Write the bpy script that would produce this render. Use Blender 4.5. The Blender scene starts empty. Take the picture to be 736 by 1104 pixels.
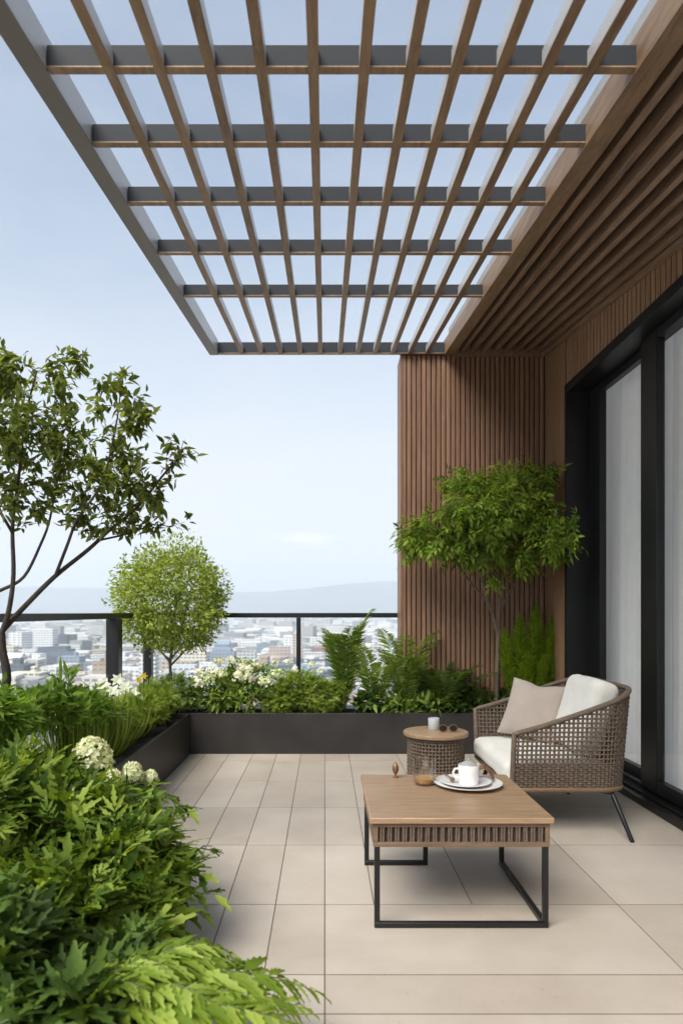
import bpy, math, random
import numpy as np
from mathutils import Vector, noise as mnoise

SC = bpy.context.scene
COL = SC.collection
random.seed(11)
RNG = np.random.default_rng(11)
EYE = 1.25            # camera height above the terrace floor
FPX = 750.0           # focal length in photo pixels
VX, VY = 350.0, 660.0 # vanishing point in the photo

def at(px, py, Y):
    """world point at depth Y that the photo shows at (px, py)"""
    return np.array([(px - VX) / FPX * Y, Y, EYE - (py - VY) / FPX * Y])

# ------------------------------------------------------------------ object helpers
BASE = {}
def tag(o, label=None, cat=None, group=None, kind=None):
    if label: o['label'] = label
    if cat: o['category'] = cat
    if group: o['group'] = group
    if kind: o['kind'] = kind
    return o

def thing(name, label, cat, loc=(0, 0, 0), group=None):
    o = bpy.data.objects.new(name, None)
    o.empty_display_size = 0.1
    o.location = loc
    COL.objects.link(o)
    BASE[o.name] = np.array(loc, float)
    return tag(o, label, cat, group)

def link(name, me, mat, parent=None):
    if mat is not None:
        for m in (mat if isinstance(mat, (list, tuple)) else [mat]):
            me.materials.append(m)
    o = bpy.data.objects.new(name, me)
    COL.objects.link(o)
    if parent is not None:
        o.parent = parent
        BASE[o.name] = BASE[parent.name]
    else:
        BASE[o.name] = np.zeros(3)
    return o

class MB:
    """collects shapes, links them as ONE mesh object"""
    def __init__(s, fz=None):
        s.v, s.f, s.mi, s.fz, s.cur = [], [], [], fz, 0
    def add(s, vs, fs):
        n = len(s.v)
        s.v.extend([tuple(map(float, p)) for p in vs])
        s.f.extend([tuple(i + n for i in f) for f in fs])
        s.mi.extend([s.cur] * len(fs))
    def box(s, x0, x1, y0, y1, z0, z1):
        s.add([(x0,y0,z0),(x1,y0,z0),(x1,y1,z0),(x0,y1,z0),(x0,y0,z1),(x1,y0,z1),(x1,y1,z1),(x0,y1,z1)],
              [(0,3,2,1),(4,5,6,7),(0,1,5,4),(1,2,6,5),(2,3,7,6),(3,0,4,7)])
    def bar(s, a, b, w, h, up=(0, 0, 1)):
        a, b = Vector(a), Vector(b); d = (b - a).normalized(); up = Vector(up)
        sx = d.cross(up)
        if sx.length < 1e-4: sx = Vector((1, 0, 0))
        sx.normalize(); u = sx.cross(d)
        P = []
        for p in (a, b):
            for (i, j) in ((-1,-1),(1,-1),(1,1),(-1,1)):
                P.append(p + sx * (w / 2 * i) + u * (h / 2 * j))
        s.add(P, [(0,1,2,3),(7,6,5,4),(0,4,5,1),(1,5,6,2),(2,6,7,3),(3,7,4,0)])
    def tube(s, pts, r, n=6, closed=False, cap=True):
        pts = [Vector(p) for p in pts]; m = len(pts)
        rs = r if hasattr(r, '__len__') else [r] * m
        up = None; rings = []
        for i, p in enumerate(pts):
            if closed: t = pts[(i + 1) % m] - pts[i - 1]
            else: t = pts[min(i + 1, m - 1)] - pts[max(i - 1, 0)]
            if t.length < 1e-9: t = Vector((0, 0, 1))
            t.normalize()
            if up is None:
                up = Vector((0, 0, 1)) if abs(t.z) < .9 else Vector((1, 0, 0))
            u = up - t * up.dot(t)
            if u.length < 1e-6: u = t.orthogonal()
            u.normalize(); up = u; w = t.cross(u)
            rings.append([p + (u * math.cos(2 * math.pi * k / n) + w * math.sin(2 * math.pi * k / n)) * rs[i] for k in range(n)])
        V = [q for ring in rings for q in ring]; F = []
        for i in range(m if closed else m - 1):
            a, b = i * n, ((i + 1) % m) * n
            for k in range(n):
                F.append((a + k, a + (k + 1) % n, b + (k + 1) % n, b + k))
        if not closed and cap:
            F.append(tuple(range(n - 1, -1, -1))); F.append(tuple((m - 1) * n + k for k in range(n)))
        s.add(V, F)
    def lathe(s, c, prof, n=32):
        cx, cy, cz = c; V = []; F = []; ids = []
        for (r, z) in prof:
            if r < 1e-6:
                ids.append([len(V)] * n); V.append((cx, cy, cz + z))
            else:
                ids.append([len(V) + k for k in range(n)])
                V += [(cx + r * math.cos(2 * math.pi * k / n), cy + r * math.sin(2 * math.pi * k / n), cz + z) for k in range(n)]
        for i in range(len(prof) - 1):
            for k in range(n):
                q = [ids[i][k], ids[i][(k + 1) % n], ids[i + 1][(k + 1) % n], ids[i + 1][k]]
                q2 = []
                for x in q:
                    if x not in q2: q2.append(x)
                if len(q2) > 2: F.append(tuple(q2))
        s.add(V, F)
    def build(s, name, mat, parent=None, smooth=False, bevel=0, seg=2, angle=40):
        me = bpy.data.meshes.new(name)
        b = BASE[parent.name] if parent is not None else np.zeros(3)
        V = s.v if s.fz is None else [(x, y, z + s.fz(y)) for x, y, z in s.v]
        me.from_pydata([(x - b[0], y - b[1], z - b[2]) for x, y, z in V], [], s.f)
        me.polygons.foreach_set('material_index', s.mi)
        if smooth or bevel:
            me.polygons.foreach_set('use_smooth', [True] * len(s.f))
            me.set_sharp_from_angle(angle=math.radians(angle))
        me.update()
        o = link(name, me, mat, parent)
        if bevel:
            m = o.modifiers.new('soft_edge', 'BEVEL'); m.width = bevel; m.segments = seg
            m.limit_method = 'ANGLE'; m.angle_limit = math.radians(40); m.harden_normals = False
        return o

def np_mesh(name, V, T, mat, parent=None, rnd=None, smooth=True):
    """big triangle mesh straight from arrays"""
    b = BASE[parent.name] if parent is not None else np.zeros(3)
    V = np.asarray(V, float) - b; T = np.asarray(T, np.int32)
    me = bpy.data.meshes.new(name)
    k = T.shape[1]
    me.vertices.add(len(V)); me.vertices.foreach_set('co', V.astype(np.float32).ravel())
    me.loops.add(T.size); me.loops.foreach_set('vertex_index', T.ravel())
    me.polygons.add(len(T))
    me.polygons.foreach_set('loop_start', np.arange(0, T.size, k, dtype=np.int32))
    me.polygons.foreach_set('use_smooth', np.full(len(T), smooth))
    if rnd is not None:
        a = me.attributes.new('rnd', 'FLOAT', 'POINT'); a.data.foreach_set('value', np.asarray(rnd, np.float32))
    me.update(calc_edges=True); me.validate()
    return link(name, me, mat, parent)

def nrm(a):
    a = np.asarray(a, float)
    return a / np.maximum(np.linalg.norm(a, axis=-1, keepdims=True), 1e-9)

# ------------------------------------------------------------------ materials
def new_mat(name):
    m = bpy.data.materials.new(name); m.use_nodes = True
    nt = m.node_tree; nt.nodes.clear()
    return m, nt, nt.nodes.new('ShaderNodeOutputMaterial')

def lk(nt, a, b): nt.links.new(a, b)

def ramp(nt, stops, fac):
    r = nt.nodes.new('ShaderNodeValToRGB'); e = r.color_ramp.elements
    while len(e) < len(stops): e.new(.5)
    for el, (p, c) in zip(e, stops):
        el.position = p; el.color = (*c, 1)
    lk(nt, fac, r.inputs[0]); return r.outputs[0]

def principled(nt, out, rough=.5, metal=0, spec=.5):
    p = nt.nodes.new('ShaderNodeBsdfPrincipled')
    p.inputs['Roughness'].default_value = rough; p.inputs['Metallic'].default_value = metal
    p.inputs['Specular IOR Level'].default_value = spec
    lk(nt, p.outputs[0], out.inputs[0]); return p

def coords(nt, scale=(1, 1, 1)):
    t = nt.nodes.new('ShaderNodeTexCoord'); mp = nt.nodes.new('ShaderNodeMapping')
    mp.inputs['Scale'].default_value = scale; lk(nt, t.outputs['Object'], mp.inputs[0]); return mp.outputs[0]

def noise(nt, vec, scale, detail=4, rough=.55, dist=0):
    n = nt.nodes.new('ShaderNodeTexNoise'); n.inputs['Scale'].default_value = scale
    n.inputs['Detail'].default_value = detail; n.inputs['Roughness'].default_value = rough
    n.inputs['Distortion'].default_value = dist
    lk(nt, vec, n.inputs['Vector']); return n.outputs['Fac']

def bump(nt, p, h, strength, dist=.01):
    b = nt.nodes.new('ShaderNodeBump'); b.inputs['Strength'].default_value = strength
    b.inputs['Distance'].default_value = dist; lk(nt, h, b.inputs['Height']); lk(nt, b.outputs[0], p.inputs['Normal'])

def solid(name, c, rough=.5, metal=0, var=.12, nscale=8, stretch=(1, 1, 1), bmp=.1, bdist=.003, spec=.5):
    m, nt, out = new_mat(name); p = principled(nt, out, rough, metal, spec)
    v = coords(nt, stretch); n = noise(nt, v, nscale)
    lo = tuple(x * (1 - var) for x in c); hi = tuple(min(1, x * (1 + var)) for x in c)
    lk(nt, ramp(nt, [(.3, lo), (.7, hi)], n), p.inputs['Base Color'])
    if bmp: bump(nt, p, noise(nt, v, nscale * 6, 3), bmp, bdist)
    return m

def wood(name, dark, light, stretch, scale=6, rough=.5, bmp=.15, vary=.18):
    m, nt, out = new_mat(name); p = principled(nt, out, rough, 0, .4)
    v = coords(nt, stretch)
    n1 = noise(nt, v, scale, 6, .6, .6); n2 = noise(nt, v, scale * 5, 3)
    mx = nt.nodes.new('ShaderNodeMath'); mx.operation = 'MULTIPLY_ADD'
    mx.inputs[1].default_value = .35; lk(nt, n2, mx.inputs[0]); lk(nt, n1, mx.inputs[2])
    mid = tuple((a + b) / 2 for a, b in zip(dark, light))
    gi = nt.nodes.new('ShaderNodeNewGeometry'); oi = nt.nodes.new('ShaderNodeObjectInfo')
    su = nt.nodes.new('ShaderNodeMath'); lk(nt, gi.outputs['Random Per Island'], su.inputs[0]); lk(nt, oi.outputs['Random'], su.inputs[1])
    fr = nt.nodes.new('ShaderNodeMath'); fr.operation = 'FRACT'; lk(nt, su.outputs[0], fr.inputs[0])
    vv = nt.nodes.new('ShaderNodeMath'); vv.operation = 'MULTIPLY_ADD'; vv.inputs[1].default_value = vary; lk(nt, fr.outputs[0], vv.inputs[0]); lk(nt, mx.outputs[0], vv.inputs[2])
    ofs = nt.nodes.new('ShaderNodeMath'); ofs.operation = 'SUBTRACT'; ofs.inputs[1].default_value = vary / 2; lk(nt, vv.outputs[0], ofs.inputs[0])
    lk(nt, ramp(nt, [(.45, dark), (.66, mid), (.9, light)], ofs.outputs[0]), p.inputs['Base Color'])
    bump(nt, p, mx.outputs[0], bmp, .002)
    return m

def leafmat(name, dark, mid, light, trans=.35, rough=.55):
    m, nt, out = new_mat(name)
    a = nt.nodes.new('ShaderNodeAttribute'); a.attribute_name = 'rnd'
    v = coords(nt); n = noise(nt, v, 5, 2)
    mx = nt.nodes.new('ShaderNodeMath'); mx.operation = 'MULTIPLY_ADD'; mx.inputs[1].default_value = .45
    sub = nt.nodes.new('ShaderNodeMath'); sub.operation = 'SUBTRACT'; sub.inputs[1].default_value = .5
    lk(nt, n, sub.inputs[0]); lk(nt, sub.outputs[0], mx.inputs[0]); lk(nt, a.outputs['Fac'], mx.inputs[2])
    c = ramp(nt, [(.05, dark), (.5, mid), (.95, light)], mx.outputs[0])
    p = nt.nodes.new('ShaderNodeBsdfPrincipled'); p.inputs['Roughness'].default_value = rough
    p.inputs['Specular IOR Level'].default_value = .2; lk(nt, c, p.inputs['Base Color'])
    t = nt.nodes.new('ShaderNodeBsdfTranslucent')
    g = nt.nodes.new('ShaderNodeMix'); g.data_type = 'RGBA'; g.blend_type = 'MULTIPLY'
    g.inputs[0].default_value = 1; lk(nt, c, g.inputs[6]); g.inputs[7].default_value = (1.5, 1.45, .55, 1)
    lk(nt, g.outputs[2], t.inputs[0])
    ms = nt.nodes.new('ShaderNodeMixShader'); ms.inputs[0].default_value = trans
    lk(nt, p.outputs[0], ms.inputs[1]); lk(nt, t.outputs[0], ms.inputs[2]); lk(nt, ms.outputs[0], out.inputs[0])
    return m

def glass(name, tint=(1, 1, 1), ior=1.5, rough=0.0, extra=0.0):
    m, nt, out = new_mat(name)
    f = nt.nodes.new('ShaderNodeFresnel'); gm = nt.nodes.new('ShaderNodeNewGeometry')
    io = nt.nodes.new('ShaderNodeMapRange'); io.inputs[3].default_value = ior; io.inputs[4].default_value = 1 / ior
    lk(nt, gm.outputs['Backfacing'], io.inputs[0]); lk(nt, io.outputs[0], f.inputs[0])
    t = nt.nodes.new('ShaderNodeBsdfTransparent'); t.inputs[0].default_value = (*tint, 1)
    g = nt.nodes.new('ShaderNodeBsdfGlossy'); g.inputs['Roughness'].default_value = rough
    add = nt.nodes.new('ShaderNodeMath'); add.inputs[1].default_value = extra; lk(nt, f.outputs[0], add.inputs[0])
    ms = nt.nodes.new('ShaderNodeMixShader'); lk(nt, add.outputs[0], ms.inputs[0])
    lk(nt, t.outputs[0], ms.inputs[1]); lk(nt, g.outputs[0], ms.inputs[2]); lk(nt, ms.outputs[0], out.inputs[0])
    return m

def fabric(name, c, scale=240, var=.06):
    m, nt, out = new_mat(name); p = principled(nt, out, .9, 0, .2)
    p.inputs['Sheen Weight'].default_value = .25
    v = coords(nt); n = noise(nt, v, 9, 4)
    lk(nt, ramp(nt, [(.3, tuple(x * (1 - var) for x in c)), (.7, tuple(min(1, x * (1 + var)) for x in c))], n), p.inputs['Base Color'])
    w = nt.nodes.new('ShaderNodeMath'); w.operation = 'MULTIPLY_ADD'; w.inputs[1].default_value = .25
    lk(nt, noise(nt, v, scale, 2), w.inputs[0]); lk(nt, noise(nt, v, 14, 3), w.inputs[2])
    bump(nt, p, w.outputs[0], .35, .012)
    return m

def tile_mat():
    m, nt, out = new_mat('floor_tile'); p = principled(nt, out, .5, 0, .35)
    a = nt.nodes.new('ShaderNodeAttribute'); a.attribute_name = 'rnd'
    v = coords(nt, (1, 1, 1)); n = noise(nt, v, 2.2, 6, .6); n2 = noise(nt, v, 90, 3)
    s1 = nt.nodes.new('ShaderNodeMath'); s1.operation = 'MULTIPLY_ADD'; s1.inputs[1].default_value = .3
    lk(nt, a.outputs['Fac'], s1.inputs[0]); lk(nt, n, s1.inputs[2])
    s2 = nt.nodes.new('ShaderNodeMath'); s2.operation = 'MULTIPLY_ADD'; s2.inputs[1].default_value = .15
    lk(nt, n2, s2.inputs[0]); lk(nt, s1.outputs[0], s2.inputs[2])
    lk(nt, ramp(nt, [(.4, (.40, .342, .283)), (.7, (.465, .404, .342)), (1, (.53, .47, .405))], s2.outputs[0]), p.inputs['Base Color'])
    base = p.inputs['Base Color'].links[0].from_socket
    st = nt.nodes.new('ShaderNodeMix'); st.data_type = 'RGBA'; st.blend_type = 'MULTIPLY'; st.inputs[0].default_value = 1
    lk(nt, base, st.inputs[6]); lk(nt, ramp(nt, [(.36, (.91, .90, .885)), (.5, (.98, .98, .975)), (.62, (1, 1, 1))], noise(nt, v, .9, 8, .68, .5)), st.inputs[7])
    sk = nt.nodes.new('ShaderNodeMix'); sk.data_type = 'RGBA'; sk.blend_type = 'MULTIPLY'; sk.inputs[0].default_value = 1
    lk(nt, st.outputs[2], sk.inputs[6]); lk(nt, ramp(nt, [(.24, (.84, .83, .81)), (.30, (1, 1, 1))], noise(nt, v, 38, 2, .5)), sk.inputs[7]); lk(nt, sk.outputs[2], p.inputs['Base Color'])
    r = nt.nodes.new('ShaderNodeMapRange'); r.inputs[3].default_value = .38; r.inputs[4].default_value = .62
    lk(nt, n, r.inputs[0]); lk(nt, r.outputs[0], p.inputs['Roughness'])
    bump(nt, p, n2, .06, .002)
    return m

def city_mat(name, c, glassy=(.2, .22, .25), pitch=3.3, share=.45, attr=False):
    m, nt, out = new_mat(name); p = principled(nt, out, .6, 0, .3)
    g = nt.nodes.new('ShaderNodeNewGeometry'); sp = nt.nodes.new('ShaderNodeSeparateXYZ'); lk(nt, g.outputs['Position'], sp.inputs[0])
    sn = nt.nodes.new('ShaderNodeSeparateXYZ'); lk(nt, g.outputs['Normal'], sn.inputs[0])
    def M(op, a, b=None):
        q = nt.nodes.new('ShaderNodeMath'); q.operation = op
        for i, x in enumerate((a, b)):
            if x is None: continue
            if isinstance(x, (int, float)): q.inputs[i].default_value = x
            else: lk(nt, x, q.inputs[i])
        return q.outputs[0]
    band = M('LESS_THAN', M('FRACT', M('MULTIPLY', sp.outputs[2], 1 / pitch)), share)
    colm = M('LESS_THAN', M('FRACT', M('MULTIPLY', M('ADD', sp.outputs[0], sp.outputs[1]), 1 / 4.1)), .72)
    side = M('LESS_THAN', M('ABSOLUTE', sn.outputs[2]), .5)
    fac = M('MULTIPLY', M('MULTIPLY', band, colm), side)
    mix = nt.nodes.new('ShaderNodeMix'); mix.data_type = 'RGBA'; lk(nt, fac, mix.inputs[0])
    if attr:
        a = nt.nodes.new('ShaderNodeAttribute'); a.attribute_name = 'rnd'
        cc = ramp(nt, [(0, (.12, .14, .17)), (.12, (.3, .29, .28)), (.35, (.55, .53, .5)), (.6, (.7, .69, .67)), (.85, (.78, .78, .78)), (.97, (.4, .27, .2))], a.outputs['Fac'])
        lk(nt, cc, mix.inputs[6])
    else: mix.inputs[6].default_value = (*c, 1)
    mix.inputs[7].default_value = (*glassy, 1); lk(nt, mix.outputs[2], p.inputs['Base Color'])
    return m

M = {}
M['tile'] = tile_mat()
M['joint'] = solid('joint_mortar', (.085, .07, .058), .9)
M['black'] = solid('black_metal', (.014, .014, .015), .38, .3, bmp=.03)
M['planter'] = solid('planter_metal', (.035, .031, .029), .5, .3, .35, 2.2, bmp=.06)
M['soil'] = solid('soil', (.035, .025, .018), .95, 0, .5, 30, bmp=.8, bdist=.02)
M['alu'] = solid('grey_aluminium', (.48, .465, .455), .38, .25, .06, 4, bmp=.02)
M['edgegrey'] = solid('edge_greybrown', (.15, .13, .115), .45, .2, .06, 4, bmp=.02)
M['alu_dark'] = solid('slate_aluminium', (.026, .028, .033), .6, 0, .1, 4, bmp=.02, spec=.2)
M['slatwood'] = wood('pergola_wood', (.15, .09, .05), (.31, .20, .118), (9, .6, 9), 4)
M['soffitwood'] = wood('soffit_wood', (.15, .088, .055), (.33, .215, .14), (10, .6, 10), 4, .36)
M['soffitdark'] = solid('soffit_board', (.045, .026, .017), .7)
M['wallwood'] = wood('wall_wood', (.19, .098, .058), (.345, .195, .122), (8, 8, .5), 5, .5)
M['housewood'] = wood('house_wood', (.22, .125, .07), (.37, .22, .13), (7, 7, .5), 4, .5)
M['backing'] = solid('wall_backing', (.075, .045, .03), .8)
M['glass'] = glass('window_glass', (.985, .985, .98), 1.3, 0, .0)
M['railglass'] = glass('railing_glass', (.97, .98, .98), 1.12)
M['clearglass'] = glass('tumbler_glass', (.95, .94, .92), 1.5, 0, .07)
M['curtain'] = fabric('sheer_curtain', (.92, .91, .89), 300, .03)
def sheer(m):
    nt = m.node_tree; out = [n for n in nt.nodes if n.type == 'OUTPUT_MATERIAL'][0]; p = [n for n in nt.nodes if n.type == 'BSDF_PRINCIPLED'][0]
    t = nt.nodes.new('ShaderNodeBsdfTranslucent'); t.inputs[0].default_value = (.9, .885, .86, 1)
    ms = nt.nodes.new('ShaderNodeMixShader'); ms.inputs[0].default_value = .35
    lk(nt, p.outputs[0], ms.inputs[1]); lk(nt, t.outputs[0], ms.inputs[2]); lk(nt, ms.outputs[0], out.inputs[0])
sheer(M['curtain'])
M['room'] = solid('room_plaster', (.74, .73, .71), .9)
M['roof'] = solid('roof_membrane', (.3, .3, .3), .8)
M['tabletop'] = wood('table_oak', (.26, .163, .095), (.42, .292, .185), (.9, 12, 9), 5, .42)
M['apron'] = wood('apron_wood', (.13, .08, .05), (.22, .145, .09), (1, 10, 10), 5, .55)
M['rope'] = solid('taupe_rope', (.15, .11, .08), .85, 0, .3, 60, bmp=.6, bdist=.004)
M['ropedark'] = solid('dark_rope', (.10, .078, .062), .85, 0, .35, 60, bmp=.6, bdist=.004)
M['cushion'] = fabric('cream_linen', (.70, .675, .62))
M['pillow'] = fabric('taupe_linen', (.37, .315, .27))
M['ceramic'] = solid('white_ceramic', (.78, .77, .75), .22, 0, .03, 6, bmp=.02)
M['greyceramic'] = solid('grey_ceramic', (.50, .52, .54), .4, 0, .05)
M['copper'] = solid('brown_metal', (.24, .12, .06), .35, .4)
M['wax'] = solid('amber_wax', (.55, .30, .10), .45, 0, .2, 20)
M['stonegrey'] = solid('grey_stoneware', (.33, .33, .33), .6)
M['bark'] = wood('dark_bark', (.022, .016, .012), (.075, .058, .045), (5, 5, 1), 12, .85, .5)
M['palebark'] = wood('pale_bark', (.10, .075, .05), (.2, .155, .11), (5, 5, 1), 12, .85, .5)
M['stem'] = solid('green_stem', (.07, .10, .025), .6)
M['lf_tree'] = leafmat('tree_leaf', (.055, .078, .016), (.125, .165, .035), (.25, .29, .08), .43)
M['lf_ball'] = leafmat('ball_leaf', (.14, .19, .03), (.26, .33, .06), (.40, .46, .13), .45)
M['lf_maple'] = leafmat('maple_leaf', (.07, .12, .013), (.175, .27, .034), (.34, .45, .08), .5)
M['lf_fern'] = leafmat('fern_leaf', (.07, .125, .016), (.175, .265, .045), (.34, .43, .12), .47)
M['lf_dark'] = leafmat('dark_leaf', (.025, .05, .008), (.052, .098, .015), (.12, .19, .035), .32)
M['lf_lime'] = leafmat('lime_leaf', (.09, .17, .022), (.17, .29, .04), (.30, .42, .08), .42)
M['lf_toothed'] = leafmat('toothed_leaf', (.13, .205, .022), (.24, .345, .042), (.40, .50, .11), .48)
M['lf_foxtail'] = leafmat('foxtail_leaf', (.15, .24, .022), (.28, .40, .04), (.42, .55, .09), .5)
M['lf_big'] = leafmat('shrub_leaf', (.035, .075, .008), (.115, .185, .018), (.28, .37, .06), .44)
M['lf_grass'] = leafmat('grass_blade', (.10, .15, .016), (.20, .28, .035), (.34, .42, .09), .45)
M['white_petal'] = leafmat('white_petal', (.66, .68, .55), (.78, .79, .70), (.82, .82, .78), .3)
M['cream_petal'] = leafmat('cream_petal', (.52, .58, .36), (.68, .70, .50), (.80, .79, .66), .3)
M['green_petal'] = leafmat('green_petal', (.42, .52, .22), (.62, .69, .42), (.78, .80, .64), .3)
M['yellow_petal'] = leafmat('yellow_petal', (.7, .5, .03), (.8, .6, .04), (.8, .66, .08), .3)

# ------------------------------------------------------------------ leaf templates
def leaf_tpl(w=.34, n=4, fold=.25, curl=.15, teeth=0, peak=.4, hi=1.25, lo=.72):
    V, F = [], []
    m = n + 1
    def width(t):
        return w * .5 * (t / peak if t < peak else (1 - t) / (1 - peak)) ** .75 if 0 < t < 1 else 0
    for i in range(m):
        t = i / n; V.append((t, 0, -curl * t * t))
    L, R = {}, {}
    for i in range(1, n):
        t = i / n; h = width(t); tt = t + (.07 if teeth and i % 2 else 0)
        if teeth: h *= hi if i % 2 else lo
        L[i] = len(V); V.append((tt, h, -curl * t * t + fold * h)); R[i] = len(V); V.append((tt, -h, -curl * t * t + fold * h))
    for side, s in ((L, 1), (R, -1)):
        for i in range(n):
            a, b = i, i + 1; p, q = side.get(i), side.get(i + 1)
            if p is None: tri = [(a, b, q)]
            elif q is None: tri = [(a, b, p)]
            else: tri = [(a, b, q), (a, q, p)]
            F += [t if s > 0 else (t[0], t[2], t[1]) for t in tri]
    return np.array(V, float), np.array(F, np.int32)

def compound_tpl(spec, w=.3, n=4, teeth=0, droop=.25, curl=.2):
    """spec: (position on midrib, angle in degrees, length)"""
    lv, lf = leaf_tpl(w, n, .25, curl, teeth)
    VV, FF = [], []; off = 0
    for (t, ang, ln) in spec:
        a = math.radians(ang); c, s = math.cos(a), math.sin(a)
        v = lv * ln
        x = v[:, 0] * c - v[:, 1] * s + t; y = v[:, 0] * s + v[:, 1] * c
        z = v[:, 2] - droop * (x ** 2) - .12 * np.abs(y)
        VV.append(np.stack([x, y, z], 1)); FF.append(lf + off); off += len(v)
    rv = np.array([(0, .008, 0), (0, -.008, 0), (.8, .004, -droop * .64), (.8, -.004, -droop * .64)])
    VV.append(rv); FF.append(np.array([(0, 1, 3), (0, 3, 2)]) + off)
    return np.concatenate(VV), np.concatenate(FF).astype(np.int32)

T_OVATE = leaf_tpl(.42, 4, .3, .22)
T_SMALL = leaf_tpl(.55, 3, .25, .15)
T_LANCE = leaf_tpl(.22, 4, .25, .25)
T_TOOTH = leaf_tpl(.36, 6, .22, .28, 1)
T_PINNA = leaf_tpl(.17, 3, .2, .3, 0, .25)
T_NEEDLE = leaf_tpl(.09, 2, .1, .05)
T_BLADE = leaf_tpl(.035, 6, .2, .55, 0, .2)
T_SERR = leaf_tpl(.30, 10, .2, .3, 1, .3, 1.14, .84)
T_BROAD = leaf_tpl(.62, 5, .2, .25)
T_PALM = compound_tpl([(0, 0, 1), (0, 38, .86), (0, -38, .86), (0, 80, .58), (0, -80, .58)], .3, 10, 1, .22)
T_COMP = compound_tpl([(.22, 52, .42), (.22, -52, .42), (.42, 45, .46), (.42, -45, .46), (.62, 36, .42), (.62, -36, .42), (.72, 0, .48)], .28, 8, 1, .30)
T_COMP2 = compound_tpl([(.15, 60, .3), (.15, -60, .3), (.3, 55, .36), (.3, -55, .36), (.45, 50, .36), (.45, -50, .36), (.6, 42, .32), (.6, -42, .32), (.74, 30, .26), (.74, -30, .26), (.8, 0, .32)], .34, 6, 1, .28)
T_SPRIG = compound_tpl([(.1, 60, .38), (.2, -60, .38), (.4, 48, .42), (.5, -48, .42), (.72, 0, .5)], .5, 4, 0, .3)
T_FLORET = compound_tpl([(0, 0, .6), (0, 90, .6), (0, 180, .6), (0, 270, .6)], .95, 3, 0, 0, -.15)

def instances(tpl, pos, d, n, size, rnd=None):
    tv, tf = tpl
    pos = np.asarray(pos, float); d = nrm(d); n = np.asarray(n, float)
    n = nrm(n - (n * d).sum(1, keepdims=True) * d + 1e-6)
    b = np.cross(n, d); size = np.broadcast_to(np.asarray(size, float), (len(pos),))
    V = pos[:, None, :] + size[:, None, None] * (tv[None, :, 0:1] * d[:, None] + tv[None, :, 1:2] * b[:, None] + tv[None, :, 2:3] * n[:, None])
    F = tf[None] + (np.arange(len(pos)) * len(tv))[:, None, None]
    if rnd is None: rnd = RNG.random(len(pos))
    return V.reshape(-1, 3), F.reshape(-1, 3), np.repeat(rnd, len(tv))

class Leaves:
    def __init__(s): s.V, s.F, s.R, s.n = [], [], [], 0
    def add(s, tpl, pos, d, n, size, rnd=None):
        if len(pos) == 0: return
        V, F, R = instances(tpl, pos, d, n, size, rnd)
        s.V.append(V); s.F.append(F + s.n); s.R.append(R); s.n += len(V)
    def build(s, name, mat, parent, clip=None):
        V = np.concatenate(s.V); F = np.concatenate(s.F); R = np.concatenate(s.R)
        return np_mesh(name, V, F, mat, parent, R)

def rand_dir(k):
    return nrm(RNG.normal(size=(k, 3)))

def ell_points(els, k, inner=.0, power=.5):
    """k points in a union of ellipsoids ((centre),(radii),weight), biased to the outside"""
    w = np.array([e[1][0] * e[1][1] * e[1][2] for e in els]) ** .75; w /= w.sum()
    idx = RNG.choice(len(els), k, p=w)
    C = np.array([e[0] for e in els], float)[idx]; R = np.array([e[1] for e in els], float)[idx]
    u = rand_dir(k); r = (inner + (1 - inner) * RNG.random(k) ** power)[:, None]
    return C + u * R * r, u, C

# ------------------------------------------------------------------ trees
def smooth_path(pts, k=5):
    pts = [np.array(p, float) for p in pts]; out = []
    P = [pts[0] * 2 - pts[1]] + pts + [pts[-1] * 2 - pts[-2]]
    for i in range(1, len(P) - 2):
        for j in range(k):
            t = j / k; p0, p1, p2, p3 = P[i - 1:i + 3]
            out.append(.5 * ((2 * p1) + (-p0 + p2) * t + (2 * p0 - 5 * p1 + 4 * p2 - p3) * t * t + (-p0 + 3 * p1 - 3 * p2 + p3) * t ** 3))
    out.append(pts[-1]); return out

def grow_tree(limbs, targets, wood_mb, twig_r=.0022, lift=.12, keep=None):
    """limbs: (points, r0, r1). Joins every target to the nearest wood; returns twig curves."""
    N, R = [], []
    for pts, r0, r1 in limbs:
        sp = smooth_path(pts); m = len(sp)
        rs = [r0 + (r1 - r0) * i / (m - 1) for i in range(m)]
        wood_mb.tube(sp, rs, 7)
        s0 = int(m * .3) if r0 > .02 else 2
        N += sp[s0:]; R += rs[s0:]
    N = np.array(N); R = np.array(R)
    dmin = np.min(np.linalg.norm(targets[:, None] - N[None], axis=2), axis=1)
    twigs = []
    for i in np.argsort(dmin):
        t = targets[i]; dd = np.linalg.norm(N - t, axis=1) + .25 * np.maximum(0, N[:, 2] - t[2])
        k = int(np.argmin(dd)); a = N[k]; L = np.linalg.norm(t - a)
        if L < 1e-3: continue
        mid = (a + t) / 2 + np.array([0, 0, lift * L]) * RNG.uniform(-.4, 1) + RNG.normal(size=3) * L * .07
        c = [(1 - s) ** 2 * a + 2 * s * (1 - s) * mid + s * s * t for s in np.linspace(0, 1, 6)]
        r = min(R[k] * .7, twig_r + .006 * L); rs = [r + (twig_r * .5 - r) * s for s in np.linspace(0, 1, 6)]
        wood_mb.tube(c, rs, 5, cap=False)
        N = np.vstack([N, np.array(c[2:])]); R = np.concatenate([R, np.array(rs[2:])])
        twigs.append(np.array(c))
    return twigs

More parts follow.
